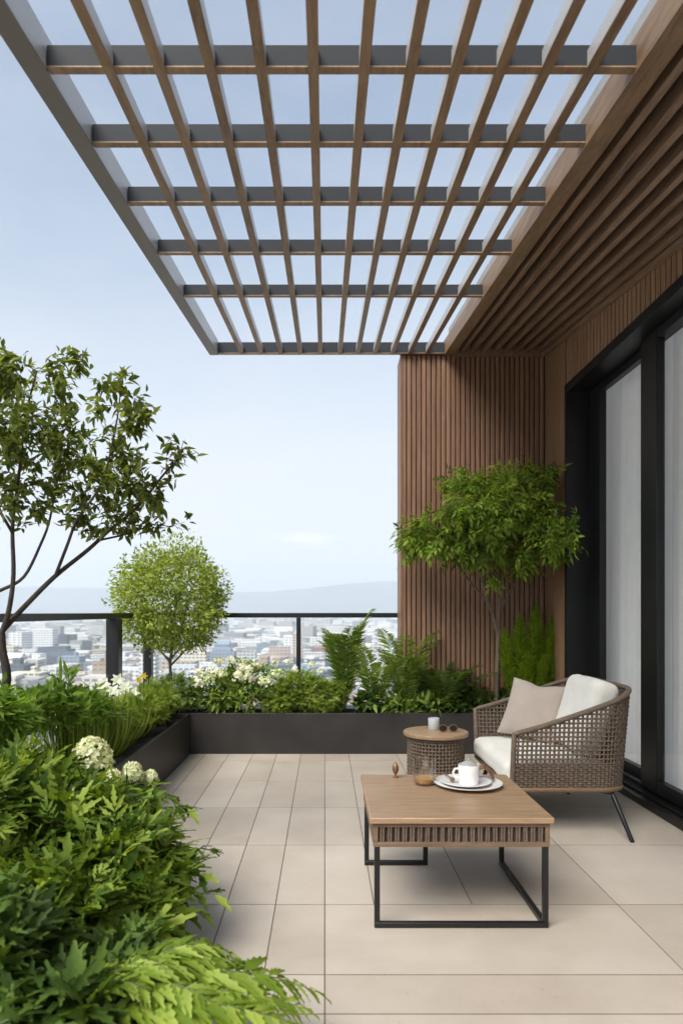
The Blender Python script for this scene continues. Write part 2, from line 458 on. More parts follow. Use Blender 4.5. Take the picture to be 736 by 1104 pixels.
def twig_leaves(lv, twigs, tpl, per, size, spread=.03, droop=.25, ok=None, start=.35):
    pos, dirs, nr = [], [], []
    for c in twigs:
        d = c[-1] - c[-3]; d = d / max(np.linalg.norm(d), 1e-6)
        for _ in range(per):
            s = RNG.uniform(start, 1) * (len(c) - 1); i = min(int(s), len(c) - 2)
            p = c[i] + (c[i + 1] - c[i]) * (s - i) + RNG.normal(size=3) * spread
            dv = d * .7 + RNG.normal(size=3) * .75 + np.array([0, 0, -droop])
            pos.append(p); dirs.append(dv); nr.append(np.array([0, 0, 1.]) + RNG.normal(size=3) * .45)
    pos = np.array(pos); dirs = nrm(np.array(dirs)); nr = np.array(nr)
    sz = size * RNG.uniform(.65, 1.25, len(pos))
    if ok is not None:
        k = ok(pos) & ok(pos + dirs * sz[:, None]); pos, dirs, nr, sz = pos[k], dirs[k], nr[k], sz[k]
    lv.add(tpl, pos, dirs, nr, sz)

# ================================================================== THE SETTING
# terrace floor: stone slabs with open joints
def make_floor():
    ys = [-1.2, -.55, .1, .75, 1.4, 2.165, 2.40, 2.976, 3.735, 4.45, 5.15, 5.85, 6.55, 6.90]
    rows = list(zip(ys[:-1], ys[1:]))
    V, F, R = [], [], []
    g = .0021; bv = .0003; dz = .004
    for (y0, y1) in rows:
        xs = [-1.86] + [-.21 * k for k in range(8, -1, -1)]
        xs += ([.21, .63, 1.25] if y0 >= 2.9 else [1.25]) + [2.33]
        for x0, x1 in zip(xs[:-1], xs[1:]):
            a, b, c, d = x0 + g, x1 - g, y0 + g * 1.7, y1 - g * 1.7
            n = len(V)
            V += [(a, c, -dz), (b, c, -dz), (b, d, -dz), (a, d, -dz),
                  (a, c, -bv), (b, c, -bv), (b, d, -bv), (a, d, -bv),
                  (a + bv, c + bv, 0), (b - bv, c + bv, 0), (b - bv, d - bv, 0), (a + bv, d - bv, 0)]
            for s in (0, 4):
                for k in range(4): F.append((n + s + k, n + s + (k + 1) % 4, n + s + 4 + (k + 1) % 4, n + s + 4 + k))
            F.append((n + 8, n + 9, n + 10, n + 11)); R += [random.random()] * 12
    o = np_mesh('terrace_floor', V, F, M['tile'], None, R, smooth=False); o['kind'] = 'structure'
    b = MB(); b.box(-1.87, 2.33, -1.2, 6.91, -.5, -.0015); s = b.build('floor_slab', M['joint']); s['kind'] = 'structure'
make_floor()

CITY = -60.0
def make_far():
    m, nt, out = new_mat('city_land'); p = principled(nt, out, .9, 0, .2)
    v = coords(nt); n = noise(nt, v, .004, 5); n2 = noise(nt, v, .03, 3)
    s = nt.nodes.new('ShaderNodeMath'); s.operation = 'MULTIPLY_ADD'; s.inputs[1].default_value = .5
    lk(nt, n2, s.inputs[0]); lk(nt, n, s.inputs[2])
    lk(nt, ramp(nt, [(.5, (.07, .10, .045)), (.66, (.2, .2, .18)), (.8, (.34, .33, .31)), (1, (.45, .44, .42))], s.outputs[0]), p.inputs['Base Color'])
    b = MB(); b.box(-15000, 15000, -15000, 15000, CITY - .5, CITY)
    o = b.build('city_ground', m); o['kind'] = 'structure'
    # hills on the horizon
    m, nt, out = new_mat('hill_forest'); p = principled(nt, out, .95, 0, .1)
    v = coords(nt); n = noise(nt, v, .003, 5)
    lk(nt, ramp(nt, [(.35, (.035, .055, .05)), (.65, (.08, .105, .075))], n), p.inputs['Base Color'])
    nx, ny = 160, 26
    X = np.linspace(-13500, 13500, nx); Yl = np.linspace(6200, 9600, ny); V = []
    for j, y in enumerate(Yl):
        t = j / (ny - 1); prof = math.sin(math.pi * min(1, t * 1.05)) ** .8 if t < .97 else 0
        for x in X:
            h = 335 + 95 * mnoise.noise((x / 2600, y / 5000, 3.1)) + 42 * mnoise.noise((x / 900, y / 900, 9.2)) + 26 * mnoise.noise((x / 330, y / 330, 1.7))
            V.append((x, y, CITY - 3 + prof * h * (1 + .10 * math.sin(x / 700 + 1.3 * math.sin(x / 1500)))  * (.72 if t < .28 else 1)))
    F = [(j * nx + i, j * nx + i + 1, (j + 1) * nx + i + 1, (j + 1) * nx + i) for j in range(ny - 1) for i in range(nx - 1)]
    o = np_mesh('hills', V, F, m); o['kind'] = 'structure'
make_far()

# the hazy city: the nearest blocks one by one, the far mass as one
CCOL = {'white': (.76, .76, .75), 'cream': (.66, .60, .48), 'pale grey': (.52, .53, .54), 'dark glass': (.07, .09, .12),
        'beige': (.50, .42, .33), 'brick red': (.33, .16, .11), 'blue grey': (.24, .30, .37), 'tan': (.40, .30, .20)}
CM = {k: city_mat('facade_' + k.replace(' ', '_'), c, (.16, .18, .21) if k != 'dark glass' else (.16, .2, .25), 3.3, .45 if k != 'dark glass' else .2) for k, c in CCOL.items()}
M['city'] = city_mat('city_mass', None, attr=True)
FORMS = ['flat roof', 'stair tower on its roof', 'stepped top storey', 'low side wing', 'twin blocks', 'pitched roof', 'round tank on its roof', 'tall narrow shape']
def make_city():
    slots = []
    y = 430.0
    while len(slots) < 64 and y < 1300:
        x = -.47 * y + random.uniform(0, 25)
        while x < .12 * y and len(slots) < 64:
            slots.append((x, y + random.uniform(-8, 8))); x += random.uniform(42, 62) * (y / 520) ** .5
        y += 58
    combos = [(c, f) for f in FORMS for c in CCOL]; random.shuffle(combos)
    taken = []
    for (x, y), (c, f) in zip(slots, combos):
        w, d, h = random.uniform(18, 30), random.uniform(16, 26), random.uniform(9, 21)
        if f == 'tall narrow shape': w, d, h = 12, 12, random.uniform(26, 34)
        b = MB(); z = CITY
        if f == 'twin blocks':
            b.box(-w / 2, -2, -d / 2, d / 2, z, z + h); b.box(2, w / 2, -d / 2, d / 2, z, z + h * .92); b.box(-2, 2, -3, 3, z, z + h * .5)
        else: b.box(-w / 2, w / 2, -d / 2, d / 2, z, z + h)
        if f == 'stair tower on its roof': b.box(-w * .1, w * .2, -3, 4, z + h, z + h + 5)
        if f == 'stepped top storey': b.box(-w * .36, w * .36, -d * .34, d * .34, z + h, z + h + 3.4)
        if f == 'low side wing': b.box(w / 2, w / 2 + 14, -d * .4, d * .3, z, z + h * .45)
        if f == 'pitched roof':
            b.add([(-w/2-.4, -d/2-.4, z+h), (w/2+.4, -d/2-.4, z+h), (w/2+.4, d/2+.4, z+h), (-w/2-.4, d/2+.4, z+h), (-w/2-.4, 0, z+h+5), (w/2+.4, 0, z+h+5)],
                  [(0,1,5,4), (2,3,4,5), (1,2,5), (3,0,4), (3,2,1,0)])
        if f == 'round tank on its roof': b.lathe((w * .2, 0, z + h), [(0, 0), (2.4, 0), (2.4, 4), (0, 4.6)], 14)
        if f in ('flat roof', 'low side wing', 'tall narrow shape'):
            b.box(-w / 2 - .2, w / 2 + .2, -d / 2 - .2, -d / 2 + .3, z + h, z + h + 1); b.box(-w * .2, -w * .05, 0, 3, z + h, z + h + 2)
        o = b.build('city_building', CM[c]); o.location = (x, y, 0); o.rotation_euler.z = 0
        art = 'a ' if not f.startswith(('twin', 'flat')) else ''
        tag(o, f'{c} city building with {art}{f}, seen beyond the railing', 'building', 'nearest city buildings beyond the railing')
        taken.append((x, y, max(w, d) * .75 + 8))
    taken = np.array(taken)
    K = 7000
    Yr = 380 + (6100 - 380) * RNG.random(K) ** 1.9; Xr = (RNG.random(K) * .95 - .62) * Yr
    near = (np.abs(Xr[:, None] - taken[None, :, 0]) < taken[None, :, 2]) & (np.abs(Yr[:, None] - taken[None, :, 1]) < taken[None, :, 2])
    k = ~near.any(1); Xr, Yr = Xr[k], Yr[k]; n = len(Xr)
    g = (Yr / 900).clip(.8, 3)
    W = RNG.uniform(7, 15, n) * g ** .8; D = RNG.uniform(7, 13, n) * g ** .8; H = RNG.uniform(6, 18, n) * np.where(RNG.random(n) > .95, 2.1, 1)
    cx = np.array([-1, 1, 1, -1, -1, 1, 1, -1]); cy = np.array([-1, -1, 1, 1, -1, -1, 1, 1]); cz = np.array([0, 0, 0, 0, 1, 1, 1, 1])
    a = RNG.normal(size=n) * .25
    lx = W[:, None] * cx; ly = D[:, None] * cy
    V = np.stack([Xr[:, None] + lx * np.cos(a)[:, None] - ly * np.sin(a)[:, None], Yr[:, None] + lx * np.sin(a)[:, None] + ly * np.cos(a)[:, None], CITY + H[:, None] * cz], 2).reshape(-1, 3)
    q = np.array([(4,5,6,7), (0,1,5,4), (1,2,6,5), (2,3,7,6), (3,0,4,7)])
    F = (q[None] + (np.arange(n) * 8)[:, None, None]).reshape(-1, 4)
    o = np_mesh('distant_city', V, F, M['city'], None, np.repeat(RNG.random(n), 8), smooth=False)
    tag(o, 'pale hazy mass of far city blocks reaching the hills', 'city', kind='stuff')
make_city()

# the air
m, nt, out = new_mat('haze_air')
vp = nt.nodes.new('ShaderNodeVolumePrincipled'); vp.inputs['Color'].default_value = (.79, .865, .95, 1)
vp.inputs['Density'].default_value = 2.5e-4; vp.inputs['Anisotropy'].default_value = 0.1
lk(nt, vp.outputs[0], out.inputs['Volume'])
b = MB(); b.box(-15200, 15200, -15200, 15200, CITY - 2, 520)
o = b.build('haze', m); o['kind'] = 'stuff'; o['label'] = 'pale blue haze over the city'; o['category'] = 'haze'

# ================================================================== PLANTERS, RAILING
PF = 6.13           # front face of the planter under the railing
def trough(mb, x0, x1, y0, y1, h, t=.022):
    mb.box(x0, x1, y0, y0 + t, 0, h); mb.box(x0, x1, y1 - t, y1, 0, h)
    mb.box(x0, x0 + t, y0 + t, y1 - t, 0, h); mb.box(x1 - t, x1, y0 + t, y1 - t, 0, h)
def soil_sheet(x0, x1, y0, y1, z, par):
    nx, ny = max(3, int((x1 - x0) / .05)), max(3, int((y1 - y0) / .05)); V = []
    for j in range(ny + 1):
        for i in range(nx + 1):
            x = x0 + (x1 - x0) * i / nx; y = y0 + (y1 - y0) * j / ny
            V.append((x, y, z + .02 * mnoise.noise((x * 9, y * 9, 0)) + .012 * mnoise.noise((x * 31, y * 31, 4))))
    F = [(j * (nx + 1) + i, j * (nx + 1) + i + 1, (j + 1) * (nx + 1) + i + 1, (j + 1) * (nx + 1) + i) for j in range(ny) for i in range(nx)]
    return np_mesh('soil', V, F, M['soil'], par)
p1 = thing('planter', 'long black metal planter under the glass railing and timber wall', 'planter', (0, PF, 0), 'black metal planters')
b = MB(); trough(b, -1.66, 1.96, PF, 6.43, .36); b.box(-1.66, .70, 6.43, 6.66, .30, .36)
b.build('trough', M['planter'], p1, bevel=.003)
soil_sheet(-1.638, 1.938, PF + .022, 6.408, .315, p1)
p2 = thing('planter', 'black metal planter running along the side of the floor towards the corner', 'planter', (-1.42, 4, 0), 'black metal planters')
b = MB(); trough(b, -1.66, -1.185, 1.96, PF - .004, .36); b.build('trough', M['planter'], p2, bevel=.003)
soil_sheet(-1.638, -1.207, 1.98, PF - .03, .315, p2)
p3 = thing('planter', 'low black planter buried under the nearest leafy shrubs', 'planter', (-1.0, 1.4, 0), 'black metal planters')
b = MB(); trough(b, -1.66, -.46, .9, 1.92, .22); b.build('trough', M['planter'], p3, bevel=.003)
soil_sheet(-1.638, -.482, .922, 1.898, .19, p3)

RY, RX = 6.75, -1.71
rail = thing('railing', 'black metal railing with clear glass panels above the city', 'railing', (RX, RY, 0))
b = MB(); b.box(RX - .03, .98, RY - .03, RY + .03, 1.197, 1.243); b.box(RX - .03, RX + .03, -1.0, RY - .034, 1.197, 1.243)
b.build('handrail', M['black'], rail, bevel=.004)
for (x0, x1, y0, y1) in ((RX - .042, RX + .042, RY - .042, RY + .042), (RX - .05, RX + .05, 5.6, 5.72), (RX - .05, RX + .05, 3.40, 3.52), (RX - .05, RX + .05, 1.62, 1.74), (-.275, -.232, RY - .022, RY + .022)):
    b = MB(); b.box(x0, x1, y0, y1, 0, 1.196); b.build('post', M['black'], rail, bevel=.004)
for (x0, x1) in ((RX + .06, -.285), (-.222, .95)):
    b = MB(); b.box(x0, x1, RY - .006, RY + .006, .1, 1.18); b.build('glass_panel', M['railglass'], rail)
for (y0, y1) in ((5.74, RY - .06), (3.54, 5.58), (1.76, 3.38), (-.9, 1.6)):
    b = MB(); b.box(RX - .006, RX + .006, y0, y1, .1, 1.18); b.build('glass_panel', M['railglass'], rail)

# ================================================================== PERGOLA, SOFFIT, WALLS
SL = .117
def roofz(y): return 2.885 + SL * y
Y0R = .35
perg = thing('pergola', 'open slatted pergola of brown wood and grey metal overhead', 'pergola', (0, 6.4, 3.6))
SLX = [-.765, -.585, -.405, -.225, -.04, .14, .305, .465, .625, .785, .945]
def clad_bar(x0, x1, y0, y1, z0, z1, body, name, wood_h=.006, under='slatwood'):
    b = MB(roofz)
    b.cur = 0; b.box(x0, x1, y0, y1, z0 + wood_h, z1)
    b.cur = 1; b.box(x0 - .0006, x1 + .0006, y0, y1, z0, z0 + wood_h - .0004)
    return b.build(name, [M[body], M[under]], perg)
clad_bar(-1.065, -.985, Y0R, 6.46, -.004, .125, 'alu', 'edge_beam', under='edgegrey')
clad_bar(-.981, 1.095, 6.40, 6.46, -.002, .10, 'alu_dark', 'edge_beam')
clad_bar(1.10, 1.19, Y0R, 6.46, -.012, .12, 'slatwood', 'edge_beam')
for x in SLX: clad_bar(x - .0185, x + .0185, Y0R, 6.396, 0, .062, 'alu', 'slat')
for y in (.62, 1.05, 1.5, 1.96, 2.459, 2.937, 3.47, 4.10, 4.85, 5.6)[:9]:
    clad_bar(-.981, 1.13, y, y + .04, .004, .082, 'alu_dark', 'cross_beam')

soff = thing('soffit', 'dark brown slatted wooden soffit between pergola and window wall', 'soffit', (1.6, 6.4, 3.6))
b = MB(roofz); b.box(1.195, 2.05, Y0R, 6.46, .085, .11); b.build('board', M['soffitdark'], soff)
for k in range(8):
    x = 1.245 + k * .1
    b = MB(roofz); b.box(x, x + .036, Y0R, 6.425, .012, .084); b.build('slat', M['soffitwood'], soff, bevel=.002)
b = MB(roofz); b.box(2.005, 2.036, Y0R, 6.425, -.02, .084); b.build('edge_trim', M['soffitwood'], soff)
b = MB(roofz); b.box(1.194, 2.036, 6.428, 6.464, -.02, .084); b.build('edge_trim', M['soffitwood'], soff)
b = MB(roofz); b.box(1.194, 2.5, -1.2, 6.72, .125, .32); b.build('roof', M['roof'], soff)

tw = thing('timber_wall', 'brown timber wall of narrow vertical battens behind the maple tree', 'wall', (.72, 6.5, 0))
b = MB(); b.box(.722, 2.5, 6.472, 6.70, 0, 3.75); b.build('backing', M['backing'], tw)
b = MB(); nb = 29; pitch = 1.318 / nb
for k in range(nb):
    x = .718 + k * pitch; b.box(x, x + pitch * .76, 6.447, 6.4715, .0, 3.632)
b.build('battens', M['wallwood'], tw, bevel=.004)
b = MB(); b.box(.700, .7175, 6.44, 6.72, 0, 3.632); b.build('edge_board', M['wallwood'], tw, bevel=.002)

hw = thing('house_wall', 'warm brown timber house wall around the black sliding window', 'wall', (2.04, 5.9, 0))
WY0, WY1, WZ = 2.2, 5.92, 3.18
b = MB(); b.box(2.042, 2.30, WY1, 6.47, 0, 3.70); b.build('end_panel', M['housewood'], hw)
b = MB(); b.box(2.066, 2.30, WY0, WY1 - .002, WZ, 3.75); b.build('lintel_board', M['backing'], hw)
b = MB(); y = WY0; ph = .066
while y < WY1 - .03:
    z1 = roofz(y) + .083
    if z1 > WZ + .02: b.box(2.042, 2.0655, y, min(y + ph * .78, WY1 - .004), WZ + .001, z1)
    y += ph
b.build('battens', M['housewood'], hw)
b = MB(); b.box(2.042, 2.30, -1.2, WY0 - .002, 0, 3.2); b.build('side_panel', M['housewood'], hw)
b = MB(); b.box(2.31, 4.2, 6.3, 6.4, 0, 3.4); b.box(2.31, 4.2, 1.9, 2.0, 0, 3.1); b.box(2.331, 4.2, 2.0, 6.3, -.2, .0)  # unseen room left open behind and above so sky light brightens the curtains
b.build('open_room_shell', M['room'], hw)

win = thing('sliding_window', 'tall black framed sliding glass window beside the woven armchair', 'window', (2.2, 4.5, 0)); win['kind'] = 'thing'
b = MB()
b.box(2.036, 2.33, WY1 - .055, WY1 - .001, 0, WZ - .001)
b.box(2.036, 2.33, WY0, WY1 - .057, WZ - .075, WZ - .001)
b.box(2.036, 2.33, WY0, WY1 - .057, .001, .045)
b.box(2.09, 2.105, WY0, WY1 - .057, .046, .062); b.box(2.19, 2.2, WY0, WY1 - .057, .046, .06)
b.build('outer_frame', M['black'], win, bevel=.003)
def sash(x, y0, y1, s0, s1):
    z0, z1 = .062, WZ - .077
    b = MB(); b.box(x, x + .055, y0, y0 + s0, z0, z1); b.box(x, x + .055, y1 - s1, y1, z0, z1)
    b.box(x + .001, x + .054, y0 + s0 + .0005, y1 - s1 - .0005, z0, z0 + .085); b.box(x + .001, x + .054, y0 + s0 + .0005, y1 - s1 - .0005, z1 - .06, z1)
    f = b.build('sash', M['black'], win, bevel=.003)
    g = MB(); g.box(x + .022, x + .032, y0 + s0 - .005, y1 - s1 + .005, z0 + .08, z1 - .055); g.build('pane', M['glass'], f)
sash(2.225, 4.79, WY1 - .06, .07, .22)
sash(2.162, WY0 + .02, 4.77, .12, .23)
def curtain(y0, y1, label, fine, x0):
    V, F = [], []; n = int((y1 - y0) / .008); rows = 14
    for j in range(rows + 1):
        z = .05 + (WZ + .12) * j / rows
        for i in range(n + 1):
            y = y0 + (y1 - y0) * i / n
            q_ = math.sin(y * fine + 1.2 * math.sin(y * 5.1)); fold = .11 * (.5 - abs(math.sin(y * fine * .5 + .6 * math.sin(y * 5.1)))) + .010 * math.sin(y * fine * 2.3 + .8) + .012 * mnoise.noise((y * 6, z * .7, 2))
            V.append((x0 + fold * (1 - .25 * j / rows), y, z))
    F = [(j * (n + 1) + i, j * (n + 1) + i + 1, (j + 1) * (n + 1) + i + 1, (j + 1) * (n + 1) + i) for j in range(rows) for i in range(n)]
    tag(np_mesh('curtain', V, F, M['curtain']), label, 'curtain', 'white curtains')
curtain(4.95, 6.10, 'white pleated curtain behind the narrow far window pane', 44, 2.44)
curtain(2.15, 4.98, 'white pleated curtain behind the wide near window pane', 40, 2.385)

# ================================================================== FURNITURE
def rounded(name, mat, parent, c, s, r, puff=0, R=None, cuts=12, sag=0):
    V, F = [], []; n = cuts
    idx = {}
    def vid(i, j, k):
        if (i, j, k) not in idx:
            u = np.array([i, j, k]) / n * 2 - 1
            u = np.sign(u) * np.abs(u) ** .8
            p = u * np.array(s) / 2; inner = np.array(s) / 2 - r
            q = np.clip(p, -inner, inner); d = p - q; L = np.linalg.norm(d)
            if L > 1e-9: p = q + d / L * min(r, max(L, r * .999))
            p = p.copy(); a = (1 - u[0] ** 2) * (1 - u[1] ** 2)
            p[2] += puff * a * (1 if k > n / 2 else -1 if k < n / 2 else 0)
            p += np.array([mnoise.noise(tuple(p * 7 + 3)), mnoise.noise(tuple(p * 7 + 9)), mnoise.noise(tuple(p * 7 + 17))]) * .006
            idx[(i, j, k)] = len(V); V.append(p)
        return idx[(i, j, k)]
    for a in range(n):
        for b2 in range(n):
            for k, flip in ((0, 1), (n, 0)):
                for ax in range(3):
                    q = [(a, b2), (a + 1, b2), (a + 1, b2 + 1), (a, b2 + 1)]
                    if flip: q = q[::-1]
                    t = []
                    for (x, y) in q:
                        l = [0, 0, 0]; l[ax] = k; l[(ax + 1) % 3] = x; l[(ax + 2) % 3] = y; t.append(vid(*l))
                    F.append(t)
    V = np.array(V)
    if R is not None: V = V @ np.array(R).T
    return np_mesh(name, V + np.array(c), F, mat, parent)

def rotm(ax, deg):
    a = math.radians(deg); c, s = math.cos(a), math.sin(a)
    return {'x': np.array([[1,0,0],[0,c,-s],[0,s,c]]), 'y': np.array([[c,0,s],[0,1,0],[-s,0,c]]), 'z': np.array([[c,-s,0],[s,c,0],[0,0,1]])}[ax]

def weave(name, path, ztop, z0, parent, pitch=.026, rc=.0062, flare=0, dense=None, outward=None, mat=None):
    """path: list of plan points; ropes up and across, passing over and under"""
    P = np.array(path); seg = np.linalg.norm(np.diff(P, axis=0), axis=1); S = np.concatenate([[0], np.cumsum(seg)])
    def pt(s):
        return np.array([np.interp(s, S, P[:, 0]), np.interp(s, S, P[:, 1])])
    def nrm2(s):
        a, b = pt(max(0, s - .02)), pt(min(S[-1], s + .02)); t = (b - a) / max(np.linalg.norm(b - a), 1e-9); return np.array([t[1], -t[0]])
    def pos(s, z, off):
        zt = ztop(s); f = (z - z0) / max(zt - z0, .01); p = pt(s) + nrm2(s) * (off + flare * (f - 1) * (1 if flare else 0)); return (p[0], p[1], z)
    b = MB(); nc = int(round(S[-1] / pitch)); zmax = max(ztop(s) for s in np.linspace(0, S[-1], 60))
    zs = list(np.arange(z0 + pitch * .5, zmax, pitch))
    if dense: zs = sorted(zs + [z + pitch / 2 for z in zs if z < dense])
    for c in range(nc + 1):
        s = S[-1] * c / nc; zt = ztop(s)
        col = [pos(s, z, .0045 * (1 if (c + j) % 2 else -1)) for j, z in enumerate(zs) if z < zt]
        pts = [pos(s, z0, 0)] + col + [pos(s, zt, 0)]
        b.tube(pts, rc * 1.15, 5)
    for j, z in enumerate(zs):
        run = []
        for c in range(nc + 1):
            s = S[-1] * c / nc
            if z < ztop(s) - .004: run.append(pos(s, z, -.0045 * (1 if (c + j) % 2 else -1)))
            elif len(run) > 1: b.tube(run, rc, 5); run = []
            else: run = []
        if len(run) > 1: b.tube(run, rc, 5)
    return b.build(name, mat or M['rope'], parent, smooth=True, angle=180), pos, S

def arc(c, r, a0, a1, n):
    return [(c[0] + r * math.cos(math.radians(a0 + (a1 - a0) * i / n)), c[1] + r * math.sin(math.radians(a0 + (a1 - a0) * i / n))) for i in range(n + 1)]

def armchair():
    t = thing('armchair', 'woven taupe rope armchair with cream cushions and thin black legs', 'armchair', (1.38, 4.36, 0))
    x0, x1, y0, y1, r = 1.05, 1.755, 3.86, 4.86, .20
    path = [(x0, y0)] + [(x0 + (x1 - r - x0) * k / 8, y0) for k in range(1, 8)] + arc((x1 - r, y0 + r), r, -90, 0, 8) \
        + [(x1, y0 + r + (y1 - y0 - 2 * r) * k / 8) for k in range(1, 8)] + arc((x1 - r, y1 - r), r, 0, 90, 8) + [(x1 - r - (x1 - r - x0) * k / 8, y1) for k in range(1, 9)]
    P = np.array(path); S = np.concatenate([[0], np.cumsum(np.linalg.norm(np.diff(P, axis=0), axis=1))])
    def zt(s):
        x = np.interp(s, S, P[:, 0]); f = (x - x0) / (x1 - x0); return .575 + .235 * f ** 1.15
    o, pos, S2 = weave('rope_weave', path, zt, .262, t, .0255, .0058, .045, .40)
    rim = [pos(s, zt(s), 0) for s in np.linspace(0, S[-1], 70)]
    b = MB(); b.tube([pos(0, .25, 0)] + [pos(0, .4, 0)] + rim + [pos(S[-1], .4, 0), pos(S[-1], .25, 0)], .0155, 10)
    b.build('top_rail', M['rope'], t, smooth=True, angle=60)
    low = [pos(s, .252, 0) for s in np.linspace(0, S[-1], 60)]
    b = MB(); b.tube(low, .017, 8, closed=True); b.build('base_rail', M['apron'], t, smooth=True, angle=60)
    b = MB(); b.box(1.09, 1.64, 3.93, 4.79, .245, .272); b.build('seat_deck', M['ropedark'], t, bevel=.01)
    feet = [((1.62, 3.93), (1.665, 3.78)), ((1.62, 4.78), (1.67, 4.78)), ((1.13, 3.94), (1.08, 3.84)), ((1.13, 4.78), (1.08, 4.86))]
    for (a, f) in feet:
        b = MB(); b.tube([(a[0] - .06 * (1 if a[0] > 1.3 else -1), a[1] + .02 * (1 if a[1] < 4.3 else -1), .236), (a[0], a[1], .232), (a[0] + (f[0] - a[0]) * .12, a[1] + (f[1] - a[1]) * .12, .205), (f[0], f[1], .012), (f[0] + .004, f[1], .002)], [.014, .0155, .0155, .012, .013], 8)
        b.build('leg', M['black'], t, smooth=True, angle=50)
    c = rounded('seat_cushion', M['cushion'], t, (1.315, 4.36, .338), (.60, .86, .13), .045, .012)
    R = rotm('y', 17)
    rounded('back_cushion', M['cushion'], t, (1.575, 4.235, .632), (.16, .51, .45), .06, 0, R)
armchair()

def throw_pillow():
    n = 22; V, F = [], []; s = .40
    def shape(u, v, sg):
        e = max(0, (1 - u * u)) ** .42 * max(0, (1 - v * v)) ** .42
        x = u * s / 2 * (1 - .07 * (1 - v * v)); y = v * s / 2 * (1 - .07 * (1 - u * u))
        if v > 0: y -= .02 * v * math.exp(-(u * 3) ** 2)
        z = sg * .068 * e + .005 * mnoise.noise((u * 3, v * 3, sg)) * e
        return (x, y, z)
    for sg in (1, -1):
        for j in range(n + 1):
            for i in range(n + 1): V.append(shape(i / n * 2 - 1, j / n * 2 - 1, sg))
    k = (n + 1) ** 2
    for j in range(n):
        for i in range(n):
            a = j * (n + 1) + i; q = (a, a + 1, a + n + 2, a + n + 1); F.append(q); F.append(tuple(x + k for x in q[::-1]))
    V = np.array(V)
    # local x across, y up, z facing; lean it back against the cushion
    B = np.stack([V[:, 0], -V[:, 2], V[:, 1]], 1)
    B = B @ rotm('x', -20).T @ rotm('z', -42).T @ rotm('y', 8).T
    o = np_mesh('throw_pillow', B + np.array((1.37, 4.58, .605)), F, M['pillow'])
    tag(o, 'taupe square throw pillow leaning in the corner of the woven armchair', 'pillow')
throw_pillow()

TX0, TX1, TY0, TY1, TZ = .178, .902, 2.733, 3.47, .441
def coffee_table():
    t = thing('coffee_table', 'low square coffee table with oak top, woven apron and black legs', 'coffee table', ((TX0 + TX1) / 2, (TY0 + TY1) / 2, 0))
    b = MB(); b.box(TX0, TX1, TY0, TY1, TZ - .024, TZ); b.build('table_top', M['tabletop'], t, bevel=.004)
    i = .014; ax0, ax1, ay0, ay1 = TX0 + i, TX1 - i, TY0 + i, TY1 - i; zt, zb = TZ - .0245, .322
    b = MB()
    for (z0, z1) in ((zt - .016, zt), (zb, zb + .018)):
        b.box(ax0, ax1, ay0, ay0 + .02, z0, z1); b.box(ax0, ax1, ay1 - .02, ay1, z0, z1)
        b.box(ax0, ax0 + .02, ay0 + .0205, ay1 - .0205, z0, z1); b.box(ax1 - .02, ax1, ay0 + .0205, ay1 - .0205, z0, z1)
    for x in (ax0, ax1 - .018):
        for y in (ay0, ay1 - .018): b.box(x + .0005, x + .0185, y + .0005, y + .0185, zb + .0185, zt - .0165)
    b.build('apron_frame', M['apron'], t, bevel=.002)
    b = MB(); b.box(ax0 + .022, ax1 - .022, ay0 + .022, ay1 - .022, zb + .004, zt - .002); b.build('inner_box', M['backing'], t)
    b = MB(); z0, z1 = zb + .017, zt - .015; n = 22
    for k in range(n):
        f = (k + .5) / n
        for (px, py, ex, ey) in ((ax0 + .02 + (ax1 - ax0 - .04) * f, ay0 + .009, 1, 0), (ax0 + .009, ay0 + .02 + (ay1 - ay0 - .04) * f, 0, 1), (ax1 - .009, ay0 + .02 + (ay1 - ay0 - .04) * f, 0, 1)):
            for o in (-.0049, .0049):
                w = RNG.uniform(-.0004, .0004)
                b.tube([(px + ex * (o + w * j), py + ey * (o + w * j) - (.002 if ex else 0), z0 + (z1 - z0) * j / 3) for j in range(4)], .0046, 6)
    b.build('cords', M['rope'], t, smooth=True, angle=60)
    q = .011
    def leg(x, y):
        b = MB(); b.box(x - q, x + q, y - q, y + q, .0225, zb - .0005); b.build('leg', M['black'], t, bevel=.002)
    fx0, fx1, fy0, fy1 = ax0 + q + .004, ax1 - q - .004, ay0 + q + .003, ay1 - q - .003
    leg(fx0, fy0); leg(fx1, fy0); leg(fx1, fy1); leg(fx0, fy1); leg(fx0 + .29, fy1)
    for (a, c, d, e) in ((fx0 - q, fx1 + q, fy0 - q, fy0 + q), (fx1 - q, fx1 + q, fy0 + q + .0005, fy1 + q), (fx0 - q, fx0 + .29 + q, fy1 - q, fy1 + q)):
        b = MB(); b.box(a, c, d, e, .0005, .022); b.build('foot_bar', M['black'], t, bevel=.002)
coffee_table()

